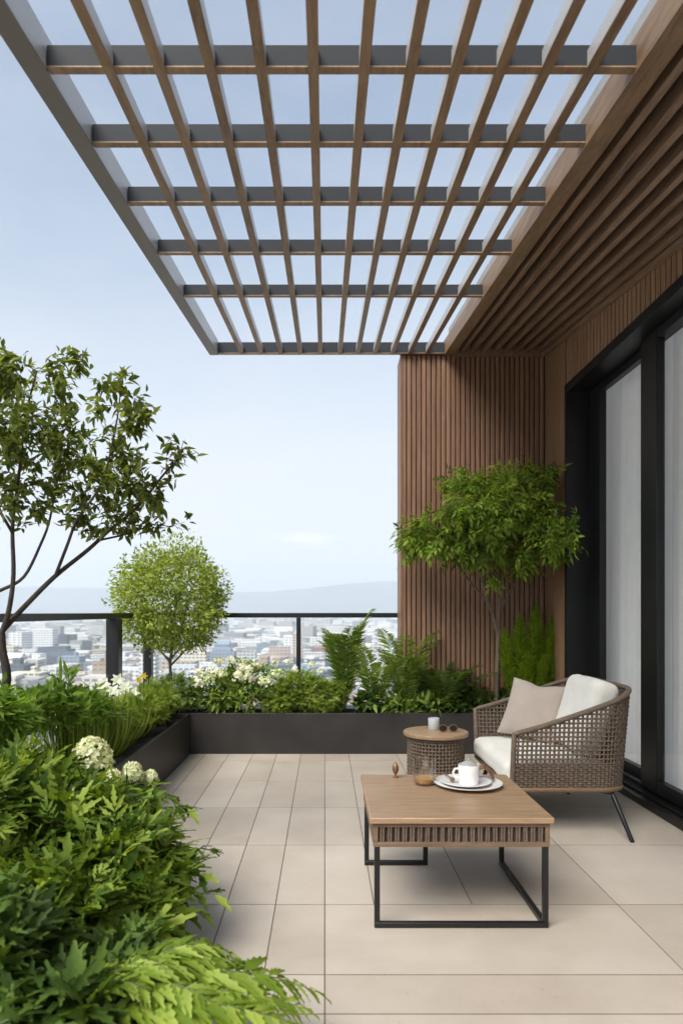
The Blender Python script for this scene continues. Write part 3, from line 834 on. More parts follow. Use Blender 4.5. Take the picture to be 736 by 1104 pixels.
PX, PY = .664, 3.235
def tableware():
    b = MB(); b.lathe((PX, PY, TZ + .0005), [(0, 0), (.085, 0), (.10, .003), (.155, .017), (.158, .021), (.154, .022), (.10, .0085), (0, .007)], 48)
    tag(b.build('plate', M['ceramic'], None, True), 'wide white dinner plate lowest on the coffee table', 'plate', 'stacked white plates')
    b = MB(); b.lathe((PX - .012, PY + .004, TZ + .0105), [(0, 0), (.07, 0), (.085, .003), (.118, .014), (.12, .018), (.117, .0185), (.08, .008), (0, .006)], 48)
    tag(b.build('plate', M['ceramic'], None, True), 'smaller white plate under the mug, on the wide plate', 'plate', 'stacked white plates')
    mx, my, mz = PX - .002, PY - .03, TZ + .0175
    mug = thing('mug', 'white ceramic mug standing on the stacked plates', 'mug', (mx, my, mz))
    b = MB(); b.lathe((mx, my, mz), [(0, 0), (.04, 0), (.044, .004), (.047, .05), (.048, .088), (.0465, .09), (.044, .088), (.043, .05), (.04, .012), (0, .010)], 40)
    b.build('body', M['ceramic'], mug, True)
    b = MB(); b.lathe((mx, my, mz), [(0, .108), (.012, .107), (.024, .102), (.036, .094), (.0425, .085), (.043, .08), (0, .08)], 32)
    b.lathe((mx, my, mz + .104), [(0, .014), (.006, .012), (.007, .007), (.004, 0)], 14)
    b.build('lid', M['stonegrey'], mug, True)
    b = MB(); b.tube([(mx - .045, my + .006, mz + .07), (mx - .062, my + .01, mz + .068), (mx - .07, my + .012, mz + .05), (mx - .062, my + .01, mz + .03), (mx - .045, my + .006, mz + .026)], .005, 8)
    b.build('handle', M['ceramic'], mug, True, angle=80)
    # folded brown leather-look napkin and a spoon, resting on the plate
    b = MB(); V = []; n = 10
    for i in range(n + 1):
        u = i / n
        for w in (-1, 1):
            V.append((PX + .052 + .075 * u + .006 * w, PY + .075 - .055 * u + .024 * w, TZ + .030 + .055 * math.sin(math.pi * (.12 + u * .86)) ** 1.3 + .004 * w))
    V2 = [(x, y, z - .006) for x, y, z in V]; F = []
    for i in range(n):
        a = i * 2; F += [(a, a + 1, a + 3, a + 2), (a + 22, a + 24, a + 25, a + 23), (a, a + 2, a + 24, a + 22), (a + 1, a + 23, a + 25, a + 3)]
    F += [(0, 22, 23, 1), (20, 21, 43, 42)]
    b.add(V + V2, F)
    tag(b.build('napkin', M['copper'], None, True), 'folded brown napkin standing on the plate beside the mug', 'napkin')
    b = MB(); sx, sy, sz = PX - .085, PY + .015, TZ + .0325
    b.tube([(sx - .01, sy + .085, sz + .003), (sx, sy + .03, sz + .006), (sx + .006, sy, sz + .004), (sx + .012, sy - .03, sz + .001)], [.0035, .003, .004, .012], 8)
    tag(b.build('spoon', M['copper'], None, True), 'small brown spoon lying on the plate edge', 'spoon')
    # glass tumbler with a candle
    gx, gy = .468, 3.27; g = thing('candle_holder', 'clear glass tumbler with an amber candle on the coffee table', 'candle holder', (gx, gy, TZ))
    b = MB(); b.lathe((gx, gy, TZ + .0005), [(0, 0), (.042, 0), (.05, .01), (.054, .05), (.050, .125), (.0485, .125), (.052, .05), (.048, .014), (.04, .008), (0, .008)], 40); b.build('tumbler', M['clearglass'], g, True)
    b = MB(); b.lathe((gx, gy, TZ + .009), [(0, 0), (.041, 0), (.046, .010), (.047, .024), (.03, .03), (.012, .028), (0, .028)], 24); b.tube([(gx, gy, TZ + .036), (gx + .002, gy, TZ + .047)], .0012, 5)
    b.build('candle', M['wax'], g, True)
    # small turned wooden ornament
    ox, oy = .345, 3.40; o = thing('ornament', 'small brown wooden bud ornament on the far edge of the table', 'ornament', (ox, oy, TZ))
    b = MB(); b.lathe((ox, oy, TZ + .0005), [(0, 0), (.014, 0), (.013, .004), (.004, .007), (.004, .015), (.012, .025), (.0165, .04), (.014, .058), (.006, .072), (0, .076)], 20)
    b.build('body', M['copper'], o, True)
tableware()

SX, SY, SZ = .745, 4.68, .452
def side_table():
    t = thing('side_table', 'round side table with wooden top and woven rope drum base', 'side table', (SX, SY, 0))
    b = MB(); b.lathe((SX, SY, SZ), [(0, -.03), (.20, -.03), (.214, -.026), (.218, -.012), (.214, -.002), (.206, 0), (0, 0)], 56); b.build('table_top', M['tabletop'], t, True, angle=50)
    ring = [(SX + .183 * math.cos(-a), SY + .183 * math.sin(-a)) for a in np.linspace(0, 2 * math.pi, 73)]
    weave('rope_weave', ring, lambda s: SZ - .031, .02, t, .0225, .0058, 0, None, None)
    for z in (.012, SZ - .04):
        b = MB(); b.tube([(SX + .183 * math.cos(a), SY + .183 * math.sin(a), z) for a in np.linspace(0, 2 * math.pi, 48, endpoint=False)], .011, 8, closed=True); b.build('hoop', M['ropedark'], t, True)
    b = MB(); b.lathe((SX, SY, 0), [(.150, .02), (.150, SZ - .035)], 40); b.build('liner', M['backing'], t, True)
    cx, cy = SX - .005, SY + .05
    b = MB(); b.lathe((cx, cy, SZ + .0005), [(0, 0), (.034, 0), (.037, .004), (.0385, .075), (.037, .078), (.0345, .076), (.033, .01), (0, .008)], 32)
    tag(b.build('cup', M['greyceramic'], None, True), 'small pale grey cup on the round side table', 'cup')
    g = thing('sunglasses', 'folded brown sunglasses lying beside the grey cup', 'sunglasses', (SX + .07, SY - .04, SZ))
    b = MB()
    for s in (-1, 1):
        b.tube([(SX + .075 + s * .034 + .027 * math.cos(a), SY - .055 + .006 * math.sin(a), SZ + .026 + .022 * math.sin(a)) for a in np.linspace(0, 2 * math.pi, 18, endpoint=False)], .0028, 6, closed=True)
        b.tube([(SX + .075 + s * .061, SY - .053, SZ + .03), (SX + .075 + s * .064, SY - .02, SZ + .028), (SX + .075 - s * .01, SY + .004 + .01 * s, SZ + .006)], .002, 6)
    b.tube([(SX + .068, SY - .055, SZ + .032), (SX + .082, SY - .055, SZ + .032)], .002, 6); b.build('frame', M['copper'], g, True)
    b = MB()
    for s in (-1, 1): b.lathe((0, 0, 0), [(0, 0), (.025, .0)], 16)
    b.v = [(SX + .075 + (-1 if i < 17 else 1) * .034 + x, SY - .0555, SZ + .026 + y * .8) for i, (x, y, z) in enumerate(b.v)]
    b.build('lens', M['black'], g)
side_table()

# ================================================================== PLANTS
def left_tree():
    Y = 3.35
    base = at(3, 880, Y); base[2] = .31
    t = thing('tree', 'tall open branching tree with dark green leaves by the side railing', 'tree', tuple(base))
    def q(px, py, dy=0): return at(px, py, Y + dy)
    wb = MB()
    limbs = [
        ([base, q(-4, 800), q(3, 756), q(8, 730), q(3, 700), q(2, 683)], .024, .019),
        ([q(2, 684), q(10, 658, -.02), q(15, 619, -.05), q(14, 567, -.08), q(20, 520, -.1), q(28, 450, -.1), q(40, 400, -.08)], .014, .004),
        ([q(3, 680), q(26, 655, .04), q(59, 622, .08), q(95, 593, .12), q(118, 572, .12), q(150, 545, .1), q(178, 510, .08), q(198, 490, .06)], .015, .004),
        ([q(60, 621, .08), q(72, 590, .02), q(84, 560, -.05), q(110, 520, -.12), q(125, 460, -.15), q(130, 425, -.15)], .009, .003),
        ([q(-2, 690), q(-30, 660, .05), q(-14, 645, .1), q(0, 637, .12), q(26, 622, .16), q(45, 585, .2), q(54, 560, .22), q(62, 520, .25), q(78, 470, .22)], .012, .004),
        ([q(-20, 655, .08), q(-60, 600, .1), q(-90, 530, .05), q(-100, 450, 0)], .012, .004),
        ([q(105, 583, .12), q(140, 575, .2), q(165, 566, .22), q(185, 568, .2)], .006, .002),
        ([q(14, 575, -.08), q(-5, 540, -.2), q(-15, 500, -.28), q(-10, 440, -.25)], .008, .003)]
    E = [(30, 430, 58, 50, .32, -.05), (-15, 420, 55, 55, .35, 0), (15, 480, 60, 50, .38, -.1), (75, 505, 48, 48, .3, .1), (128, 440, 33, 38, .22, -.12), (65, 395, 28, 24, .2, 0),
         (118, 505, 42, 36, .26, 0), (152, 520, 40, 34, .25, .1), (190, 487, 24, 15, .12, .06), (140, 557, 34, 20, .2, .18), (180, 567, 24, 9, .1, .2), (100, 550, 38, 26, .25, 0),
         (30, 545, 40, 22, .25, -.1), (-70, 470, 55, 80, .35, .05), (-40, 550, 45, 30, .3, .1)]
    k = Y / FPX
    els = [(at(x, y, Y + dy), (rx * k, ry_, rz * k)) for (x, y, rx, rz, ry_, dy) in E]
    tg, _, _ = ell_points(els, 420, .1, .5)
    tw_ = grow_tree(limbs, tg, wb)
    wb.build('trunk', M['bark'], t, True, angle=60)
    lv = Leaves(); twig_leaves(lv, tw_, T_OVATE, 16, .055, .018, .15)
    lv.build('crown', M['lf_tree'], t)
left_tree()

def ball_tree():
    Y = 6.38; c = at(184, 649, Y); r = .52
    t = thing('tree', 'small round clipped tree with fine yellow green leaves in the planter corner', 'tree', (c[0], Y, .31))
    wb = MB(); x = c[0]
    top = c + np.array([0, 0, .1])
    limbs = [([(x, Y, .30), (x + .01, Y, .55), (x - .005, Y, .78), (x + .01, Y, .95), top], .021, .006)]
    for (dx, dy, dz, z0) in ((-.28, -.1, .1, .80), (.3, -.12, .08, .82), (-.16, -.2, .25, .88), (.18, .15, .25, .9), (-.32, .2, -.05, .78), (.12, -.28, .05, .8), (.33, .1, -.1, .76)):
        limbs.append(([(x, Y, z0), (x + dx * .45, Y + dy * .45, z0 + .17), (x + dx, Y + dy, c[2] + dz)], .010, .003))
    els = [(c, (r, r * .95, r * .98)), (c + np.array([.02, 0, .06]), (r * .98, r * .9, r * .95))]
    tg, u, _ = ell_points(els, 900, .35, .45)
    tg = tg * 1.0
    k = (tg[:, 2] > c[2] - .42); tg = tg[k]
    tw_ = grow_tree(limbs, tg, wb, .0015, .05)
    wb.build('trunk', M['palebark'], t, True, angle=60)
    lv = Leaves(); twig_leaves(lv, tw_, T_SMALL, 9, .040, .022, .0, None, .4)
    p, u, cc = ell_points(els, 6500, .74, .9)
    p = p + u * (np.array([mnoise.noise(tuple(q * 4.5)) for q in p]) * .17)[:, None]; kk = p[:, 2] > c[2] - .45; p, u = p[kk], u[kk]
    lv.add(T_SMALL, p + RNG.normal(size=p.shape) * .018, u + RNG.normal(size=p.shape) * .6, u + np.array([0, 0, .4]) + RNG.normal(size=p.shape) * .5, .038 * RNG.uniform(.7, 1.2, len(p)))
    lv.build('crown', M['lf_ball'], t)
ball_tree()

def maple_tree():
    Y = 6.2
    def q(px, py, dy=0): return at(px, py, Y + dy)
    base = q(533, 800); base[2] = .31
    t = thing('tree', 'green maple tree with layered drooping leaves in front of the timber wall', 'tree', tuple(base))
    wb = MB()
    limbs = [([base, q(535, 740), q(536, 700), q(537, 675)], .026, .018),
             ([q(537, 690), q(528, 655, -.05), q(510, 632, -.1), q(495, 612, -.12), q(478, 590, -.15), (q(455, 575, -.15))], .013, .004),
             ([q(537, 680), q(538, 650, -.1), q(540, 620, -.18), q(545, 585, -.22), q(540, 545, -.2), q(530, 515, -.15)], .014, .004),
             ([q(537, 672), q(545, 645, -.05), q(558, 625, -.08), q(575, 605, -.15), q(595, 588, -.3), q(615, 580, -.45)], .011, .003),
             ([q(530, 660, -.05), q(520, 630, -.2), q(512, 595, -.28), q(508, 560, -.25), q(505, 530, -.2)], .010, .003)]
    E = [(520, 515, 44, 16, .2, -.2), (570, 512, 36, 16, .2, -.2), (495, 522, 22, 14, .15, -.15), (545, 540, 52, 24, .28, -.28), (505, 555, 40, 20, .28, -.28), (478, 582, 34, 17, .25, -.2), (450, 585, 22, 13, .15, -.12), (455, 563, 22, 14, .15, -.12),
         (540, 570, 46, 20, .3, -.32), (585, 560, 30, 22, .22, -.28), (595, 592, 32, 13, .22, -.4), (560, 600, 30, 12, .25, -.25), (505, 595, 32, 12, .22, -.2), (436, 586, 10, 6, .06, -.1), (628, 560, 20, 7, .12, -.75), (630, 588, 20, 8, .12, -.75), (610, 575, 18, 14, .2, -.6), (535, 620, 10, 10, .1, -.2)]
    k = Y / FPX
    els = [(at(x, y, Y + dy), (rx * k, ry_, rz * k)) for (x, y, rx, rz, ry_, dy) in E]
    tg, _, _ = ell_points(els, 430, .1, .5)
    ok = lambda p: (p[:, 1] < 6.425) & (p[:, 0] < 2.02)
    tg = tg[ok(tg)]
    tw_ = grow_tree(limbs, tg, wb, .0018, .15)
    wb.build('trunk', M['palebark'], t, True, angle=60)
    lv = Leaves(); twig_leaves(lv, tw_, T_SPRIG, 5, .115, .02, .45, ok)
    twig_leaves(lv, tw_, T_LANCE, 5, .07, .03, .5, ok)
    lv.build('crown', M['lf_maple'], t)
maple_tree()

def fronds(lv, stem, base, n, length, tip, spread=1.0, npair=22, pin=.11, tpl=T_PINNA, az=None, ok=None, droop=.55, lean=(0, 0, 0)):
    """arching fern fronds with paired leaflets"""
    base = np.array(base, float)
    for k in range(n):
        a = (az[k % len(az)] if az else 360 * k / n) + RNG.uniform(-16, 16); a = math.radians(a)
        out = np.array([math.cos(a), math.sin(a), 0]); L = length * RNG.uniform(.75, 1.12)
        h = tip * RNG.uniform(.75, 1.1); sp = spread * RNG.uniform(.6, 1.2)
        ts = np.linspace(0, 1, 13)
        C = np.array([base + out * (sp * L * (s ** 1.25)) + np.array([0, 0, h * L * (s * 1.35 - droop * s ** 2.4)]) + np.array(lean) * s for s in ts])
        C[:, :2] += np.sin(ts[:, None] * 3 + k) * .01
        if ok is not None and not ok(C).all():
            C = C.copy(); C[:, 1] = np.minimum(C[:, 1], 6.41); C[:, 0] = np.minimum(C[:, 0], 1.98)
        stem.tube([tuple(p) for p in C], [.0042 * (1 - .75 * s) for s in ts], 5, cap=False)
        pos, dr, nr, sz, rn = [], [], [], [], []
        r0 = RNG.random()
        for i in range(npair):
            s = .14 + .86 * (i + .5) / npair; f = s * 12; j = min(int(f), 11); p = C[j] + (C[j + 1] - C[j]) * (f - j)
            d = C[j + 1] - C[j]; d /= np.linalg.norm(d); side = np.cross(d, (0, 0, 1)); side /= max(np.linalg.norm(side), 1e-6); up = np.cross(side, d)
            w = pin * (math.sin(math.pi * (.12 + .86 * s)) ** .8) * L / .5
            for sg in (1, -1):
                pos.append(p); dr.append(side * sg + d * .55 + up * .15 + RNG.normal(size=3) * .1); nr.append(up + RNG.normal(size=3) * .15); sz.append(w * RNG.uniform(.85, 1.1)); rn.append(np.clip(r0 * .6 + RNG.random() * .4, 0, 1))
        lv.add(tpl, np.array(pos), np.array(dr), np.array(nr), np.array(sz), np.array(rn))

okwall = lambda p: (p[:, 1] < 6.42) | (p[:, 0] < .66)
def fern(label, px, base_y, Y, n, length, tip, spread, mat='lf_fern', npair=24, pin=.10, az=None, name='fern', group='ferns in the planter', droop=.55, lean=(0, 0, 0)):
    b = at(px, base_y, Y); b[2] = .31
    t = thing(name, label, 'fern', tuple(b), group)
    lv, st = Leaves(), MB(); fronds(lv, st, b, n, length, tip, spread, npair, pin, az=az, ok=okwall, droop=droop, lean=lean)
    st.build('stems', M['stem'], t, True); lv.build('leaves', M[mat], t); return t
fern('upright pale green fern, tallest before the glass railing', 371, 745, 6.42, 10, 1.0, 1.05, .28, npair=36, pin=.075)
fern('wide arching fern standing against the glass railing near the wall edge', 404, 750, 6.36, 11, .92, .98, .47, npair=34, pin=.08)
fern('bright green fern at the left edge of the timber wall', 436, 750, 6.30, 11, .92, .98, .47, npair=34, pin=.075)
fern('dark green fern spreading low before the timber wall', 478, 752, 6.27, 12, .78, .85, .58, 'lf_dark', npair=30, pin=.10)
fern('dark fern between the maple trunk and the bright foxtail fern', 515, 755, 6.26, 9, .40, .8, .6, 'lf_dark', npair=20, pin=.09)

def foxtail():
    b0 = at(568, 800, 6.2); b0[2] = .31
    t = thing('foxtail_fern', 'bright green foxtail fern with upright plumes behind the armchair', 'fern', tuple(b0))
    lv, st = Leaves(), MB()
    for (px, py, lean, r) in ((574, 648, 0, .050), (591, 662, .02, .046), (556, 660, -.02, .046), (607, 682, .05, .042), (540, 676, -.03, .042), (594, 700, .0, .036), (566, 700, -.08, .032), (583, 704, -.1, .03), (613, 706, -.06, .03)):
        top = at(px + 4, py, 6.22 + lean); top[1] = min(top[1], 6.34); bb = b0 + np.array([(px - 568) * .003, lean * .5, 0])
        c = smooth_path([bb, bb * .5 + top * .5 + np.array([(px - 572) * .0012, 0, .04]), top], 8); c = np.array(c)
        st.tube([tuple(p) for p in c], .004, 5)
        n = 1500; s = RNG.random(n) ** .8; f = (.12 + .88 * s) * (len(c) - 1); j = np.minimum(f.astype(int), len(c) - 2); p = c[j] + (c[j + 1] - c[j]) * (f - j)[:, None]
        ax = nrm(c[j + 1] - c[j]); u = rand_dir(n); u = nrm(u - (u * ax).sum(1, keepdims=True) * ax)
        taper = np.sin(np.pi * np.clip(.10 + .88 * s, 0, 1)) ** .8
        lv.add(T_NEEDLE, p, u + ax * .9, ax + RNG.normal(size=p.shape) * .3, r * 2.4 * taper * RNG.uniform(.7, 1.2, n), np.clip(RNG.random(n) * .8 + .1, 0, 1))
        lv.add(T_PINNA, p, u + ax * .7, ax + RNG.normal(size=p.shape) * .3, r * 1.8 * taper * RNG.uniform(.7, 1.2, n))
    st.build('stems', M['stem'], t, True); lv.build('plumes', M['lf_foxtail'], t)
foxtail()

def mound(name, label, cat, els, nleaf, tpl, size, mat, root, stems=24, group=None, droop=.2, inner=.35, up=.5, flowers=None, ok=None, stem_mat='stem', outw=1.0, rough=.5):
    t = thing(name, label, cat, tuple(root), group)
    lv, st = Leaves(), MB(); root = np.array(root, float)
    p, u, c = ell_points(els, nleaf, inner, .6)
    jit = np.array([mnoise.noise(tuple(q * 5.0)) for q in p])
    p = p + u * jit[:, None] * .06
    k = p[:, 2] > root[2] - .01 if tpl is not T_TOOTH else np.ones(len(p), bool)
    if ok is not None: k &= ok(p)
    p, u = p[k], u[k]
    d = u * outw + np.array([0, 0, up - droop]) + RNG.normal(size=p.shape) * rough
    n = np.array([0, 0, 1.]) + u * .5 + RNG.normal(size=p.shape) * .35
    sz = size * RNG.uniform(.6, 1.25, len(p))
    if ok is not None:
        e = ok(p + nrm(d) * sz[:, None]); p, d, n, sz = p[e], d[e], n[e], sz[e]
    lv.add(tpl, p - nrm(d) * sz[:, None] * .5, d, n, sz)
    for i in range(min(stems, len(p))):
        e = p[RNG.integers(len(p))]; s0 = root + RNG.normal(size=3) * np.array([.03, .03, 0]); m_ = (s0 + e) / 2 + np.array([0, 0, .08]) + RNG.normal(size=3) * .02
        st.tube([tuple((1 - s) ** 2 * s0 + 2 * s * (1 - s) * m_ + s * s * e) for s in np.linspace(0, 1, 7)], [.004 - .003 * s for s in np.linspace(0, 1, 7)], 5, cap=False)
    st.build('stems', M[stem_mat], t, True); lv.build('leaves', M[mat], t)
    return t

def bloom(parent, c, r, mat, n=150, axis=(0, 0, 1), stretch=1.0, size=.016):
    """flower head of many four-petalled florets"""
    lv = Leaves(); ax = nrm(np.array(axis, float))
    u = rand_dir(n); h = (u @ ax)
    k = h > -.55; u, h = u[k], h[k]
    rr = r * (1 - (.45 * (h + .55) / 1.55 if stretch > 1.05 else 0)) * RNG.uniform(.86, 1.06, len(u))
    p = np.array(c) + u * rr[:, None] + ax * (h * rr * (stretch - 1))[:, None]
    tang = rand_dir(len(u)); nn = nrm(u + RNG.normal(size=u.shape) * .3)
    lv.add(T_FLORET, p, tang - (tang * nn).sum(1, keepdims=True) * nn, nn, size * RNG.uniform(.75, 1.25, len(u)))
    return lv.build('flower_head', M[mat], parent)

def E2(px, py, Y, rx, rz, ry):
    k = Y / FPX; return (at(px, py, Y), (rx * k, ry, rz * k))
# white hydrangea in the corner
els = [E2(232, 742, 6.38, 34, 24, .2), (E2(265, 735, 6.4, 36, 26, .22)), E2(250, 750, 6.22, 50, 20, .16)]
t = mound('hydrangea', 'white flowering hydrangea shrub in the planter before the glass', 'shrub', els, 1500, T_TOOTH, .085, 'lf_fern', (at(250, 0, 6.36)[0], 6.36, .315), 30, ok=lambda p: p[:, 1] < 6.70)
for i in range(24):
    x = RNG.uniform(208, 302); y = 736 - 26 * math.sqrt(max(0, 1 - ((x - 252) / 56) ** 2)) + RNG.uniform(-2, 22); bloom(t, at(x, y, 6.22 + RNG.uniform(-.03, .05) - (y - 712) * .005), RNG.uniform(.034, .054), 'white_petal' if RNG.random() < .55 else 'green_petal', 60, size=.020)
# soft green mound, middle of the back planter
els = [E2(320, 745, 6.36, 36, 24, .2), E2(352, 750, 6.33, 28, 20, .2), E2(300, 755, 6.24, 26, 16, .12)]
t = mound('feathery_shrub', 'soft feathery green shrub between white hydrangea and tall fern', 'shrub', els, 4200, T_COMP2, .062, 'lf_grass', (at(325, 0, 6.34)[0], 6.34, .315), 26, ok=lambda p: p[:, 1] < 6.70)
for (px, py, Y) in ((318, 722, 6.4), (336, 716, 6.5), (296, 716, 6.5), (345, 724, 6.42), (310, 714, 6.55)): bloom(t, at(px, py, Y - .12), .032, 'white_petal', 50, size=.018)
# dark rosette
mound('rosette_plant', 'small dark blue-green rosette plant at the front planter rim', 'plant', [E2(394, 756, 6.24, 18, 13, .10)], 260, T_BROAD, .07, 'lf_dark', (at(394, 0, 6.24)[0], 6.24, .315), 8)
# ground-cover plants along the rim of the planter, right half
for (px, w, mt, lab, n) in ((425, 28, 'lf_fern', 'low bright leafy plant under the bright ferns, at the planter rim', 420), (462, 26, 'lf_fern', 'low broad-leaved plant behind the round side table', 420), (500, 26, 'lf_dark', 'low dark leafy plant left of the armchair, at the planter rim', 380), (540, 28, 'lf_dark', 'low dark leafy plant under the maple trunk', 380), (585, 28, 'lf_dark', 'low dark leafy plant hidden behind the armchair back', 300)):
    mound('leafy_plant', lab, 'plant', [E2(px, 760, 6.22, w, 13, .10), E2(px + 6, 752, 6.3, w * .8, 12, .1)], n, T_OVATE, .085, mt, (at(px, 0, 6.24)[0], 6.24, .315), 12, 'low plants along the planter rim', ok=okwall)
# left planter
def grass(label, x, y, h, r, n, mat='lf_grass', z=.31):
    t = thing('grass_clump', label, 'grass', (x, y, z), 'grass clumps in the side planter'); lv = Leaves()
    a = RNG.random(n) * 2 * np.pi; rr = r * .35 * np.sqrt(RNG.random(n)); p = np.stack([x + rr * np.cos(a), y + rr * np.sin(a), np.full(n, z)], 1)
    out = np.stack([np.cos(a), np.sin(a), np.zeros(n)], 1) + RNG.normal(size=(n, 3)) * .25; lean = (RNG.random(n) ** .7)[:, None] * r / h * 1.6
    d = nrm(out * lean + np.array([0, 0, 1.])); nn = -out + np.array([0, 0, .3])
    tv, tf = T_BLADE
    lv.add((tv * np.array([1, 1.1, 1.2]), tf), p, d, -nn, h * RNG.uniform(.6, 1.15, n) * 1.05)
    lv.build('blades', M[mat], t)
grass('fine green grass clump nearest the planter corner', -1.46, 5.75, .27, .26, 460)
grass('bushy green grass clump beside the white flowers', -1.46, 5.15, .28, .27, 520)
grass('long bright grass clump leaning over the side planter rim', -1.44, 4.55, .27, .27, 520)
grass('grass clump under the small yellow flower', -1.52, 6.25, .27, .34, 460)
grass('wispy grass clump behind the cream blooms', -1.44, 4.0, .28, .27, 460)
def flowers(label, pts, mat, stem_from, name, cat, r):
    t = thing(name, label, cat, stem_from); st = MB(); b0 = np.array(stem_from); lv = Leaves()
    for p in pts:
        p = np.array(p); st.tube([tuple(b0 + RNG.normal(size=3) * .01), tuple((b0 + p) / 2 + np.array([0, 0, .04])), tuple(p)], [.003, .0025, .002], 5)
        lv2 = Leaves()
        for k in range(6):
            a = k * math.pi / 3; ax = nrm(np.array([.25, -.75, .55]) + RNG.normal(size=3) * .12)
            e1 = nrm(np.cross(ax, (0, 0, 1.))); e2 = np.cross(ax, e1)
            d = e1 * math.cos(a) + e2 * math.sin(a) + ax * .35; lv2.add(T_BROAD, p[None], d[None], ax[None], [r])
        lv2.build('flower_head', M[mat], t)
        for k in range(7):
            s = RNG.uniform(.1, .8); q = b0 * (1 - s) + p * s; lv.add(T_LANCE, q[None], (rand_dir(1) + np.array([0, 0, .4])), np.array([[0, 0, 1.]]), [.10])
    st.build('stems', M['stem'], t, True); lv.build('leaves', M['lf_fern'], t)
flowers('cluster of white lily-like flowers before the thick railing post', [at(x, y, Y) for (x, y, Y) in ((127, 733, 5.55), (135, 741, 5.45), (122, 745, 5.4), (143, 748, 5.45), (112, 738, 5.5), (150, 757, 5.3), (131, 752, 5.3))], 'white_petal', (-1.56, 5.5, .31), 'white_flowers', 'flower', .062)
flowers('single yellow flower beside the white flowers', [at(155, 729, 5.9), at(150, 733, 5.85)], 'yellow_petal', (-1.53, 5.9, .31), 'yellow_flower', 'flower', .036)
els = [E2(62, 765, 3.95, 40, 30, .22), E2(35, 760, 3.7, 30, 26, .2), E2(95, 765, 4.3, 30, 22, .2)]
mound('lime_shrub', 'lime green leafy shrub at the foot of the tall dark tree', 'shrub', els, 1300, T_OVATE, .07, 'lf_lime', (-1.46, 3.95, .315), 24)
els = [E2(70, 735, 3.95, 8, 20, .06), E2(66, 755, 3.95, 16, 18, .1)]
mound('upright_plant', 'light green plant with one upright leafy tip below the railing', 'plant', els, 130, T_LANCE, .10, 'lf_lime', (-1.48, 3.95, .315), 8, up=1.2, outw=.5)
els = [E2(150, 765, 5.3, 28, 17, .16), E2(172, 757, 5.7, 22, 14, .14), E2(128, 778, 4.9, 26, 18, .14)]
mound('feathery_shrub', 'low feathery bright green plant along the rim of the side planter', 'shrub', els, 2000, T_COMP2, .075, 'lf_grass', (-1.40, 5.2, .315), 16)
els = [E2(105, 775, 4.7, 36, 22, .2), E2(90, 758, 4.6, 28, 20, .2)]
mound('leafy_plant', 'mid green leafy plant among grass clumps in the side planter', 'plant', els, 800, T_SPRIG, .09, 'lf_fern', (-1.45, 4.8, .315), 16, 'low plants along the planter rim')
els = [E2(5, 775, 3.1, 34, 26, .2), E2(-20, 770, 3.0, 30, 30, .2)]
mound('leafy_plant', 'pale green leafy plant under the dark tree trunk at the frame edge', 'plant', els, 800, T_SPRIG, .085, 'lf_lime', (-1.46, 3.1, .315), 14, 'low plants along the planter rim')
els = [E2(190, 742, 6.15, 22, 18, .12), E2(170, 748, 6.0, 22, 16, .15), E2(205, 750, 6.25, 16, 14, .1)]
mound('leafy_plant', 'fine mid green plant beneath the round clipped tree', 'plant', els, 620, T_COMP2, .08, 'lf_fern', (-1.40, 6.25, .315), 14, 'low plants along the planter rim')

# the big shrub closest to the camera
def big_shrub():
    els = [E2(60, 908, 2.7, 100, 72, .36), E2(10, 866, 2.75, 82, 56, .36), E2(120, 945, 2.55, 72, 62, .3), E2(150, 915, 2.75, 40, 36, .2), E2(60, 1010, 2.3, 110, 90, .32), E2(140, 1000, 2.35, 60, 60, .25), E2(-60, 930, 2.5, 110, 120, .4), E2(185, 940, 2.6, 32, 20, .15)]
    root = (-1.36, 2.55, .315)
    t = mound('leafy_shrub', 'big shrub of pointed toothed green leaves filling the near corner', 'shrub', els, 1500, T_COMP, .15, 'lf_big', root, 70, inner=.35, droop=.25, up=.75, rough=.45, stem_mat='bark')
    lv = Leaves()
    p, u, c = ell_points(els, 2300, .62, .8)
    lv.add(T_PALM, p - u * .06, u * .9 + np.array([0, -.1, .15]) + RNG.normal(size=p.shape) * .4, u * .35 + np.array([0, -.1, 1]) + RNG.normal(size=p.shape) * .3, .125 * RNG.uniform(.6, 1.3, len(p)))
    lv.build('outer_leaves', M['lf_big'], t)
    # arching sprays that reach out over the floor
    st, sl = MB(), Leaves()
    for (px, py, Y, bx, by) in ((232, 918, 2.72, 120, 930), (226, 945, 2.6, 110, 960), (205, 872, 2.95, 120, 890), (218, 985, 2.5, 120, 1000), (190, 860, 3.0, 120, 880), (200, 1010, 2.4, 100, 1030), (235, 965, 2.55, 130, 985)):
        a, e = at(bx, by, Y - .05), at(px, py, Y); m_ = (a + e) / 2 + np.array([0, 0, .07]); cc = np.array([(1 - s) ** 2 * a + 2 * s * (1 - s) * m_ + s * s * e for s in np.linspace(0, 1, 9)])
        st.tube([tuple(q) for q in cc], [.004 - .003 * s for s in np.linspace(0, 1, 9)], 5)
        for i in range(26):
            s = RNG.uniform(.05, 1); f = s * 8; j = min(int(f), 7); q = cc[j] + (cc[j + 1] - cc[j]) * (f - j); d = cc[j + 1] - cc[j]; d /= np.linalg.norm(d)
            sd = np.cross(d, (0, 0, 1)) * (1 if i % 2 else -1); sl.add(T_TOOTH, q[None], (sd + d * .7 + RNG.normal(size=3) * .25)[None], np.array([[0, 0, 1.]]) + RNG.normal(size=(1, 3)) * .3, [.085 * RNG.uniform(.8, 1.2)])
    st.build('sprays', M['stem'], t, True); sl.build('spray_leaves', M['lf_big'], t)
big_shrub()
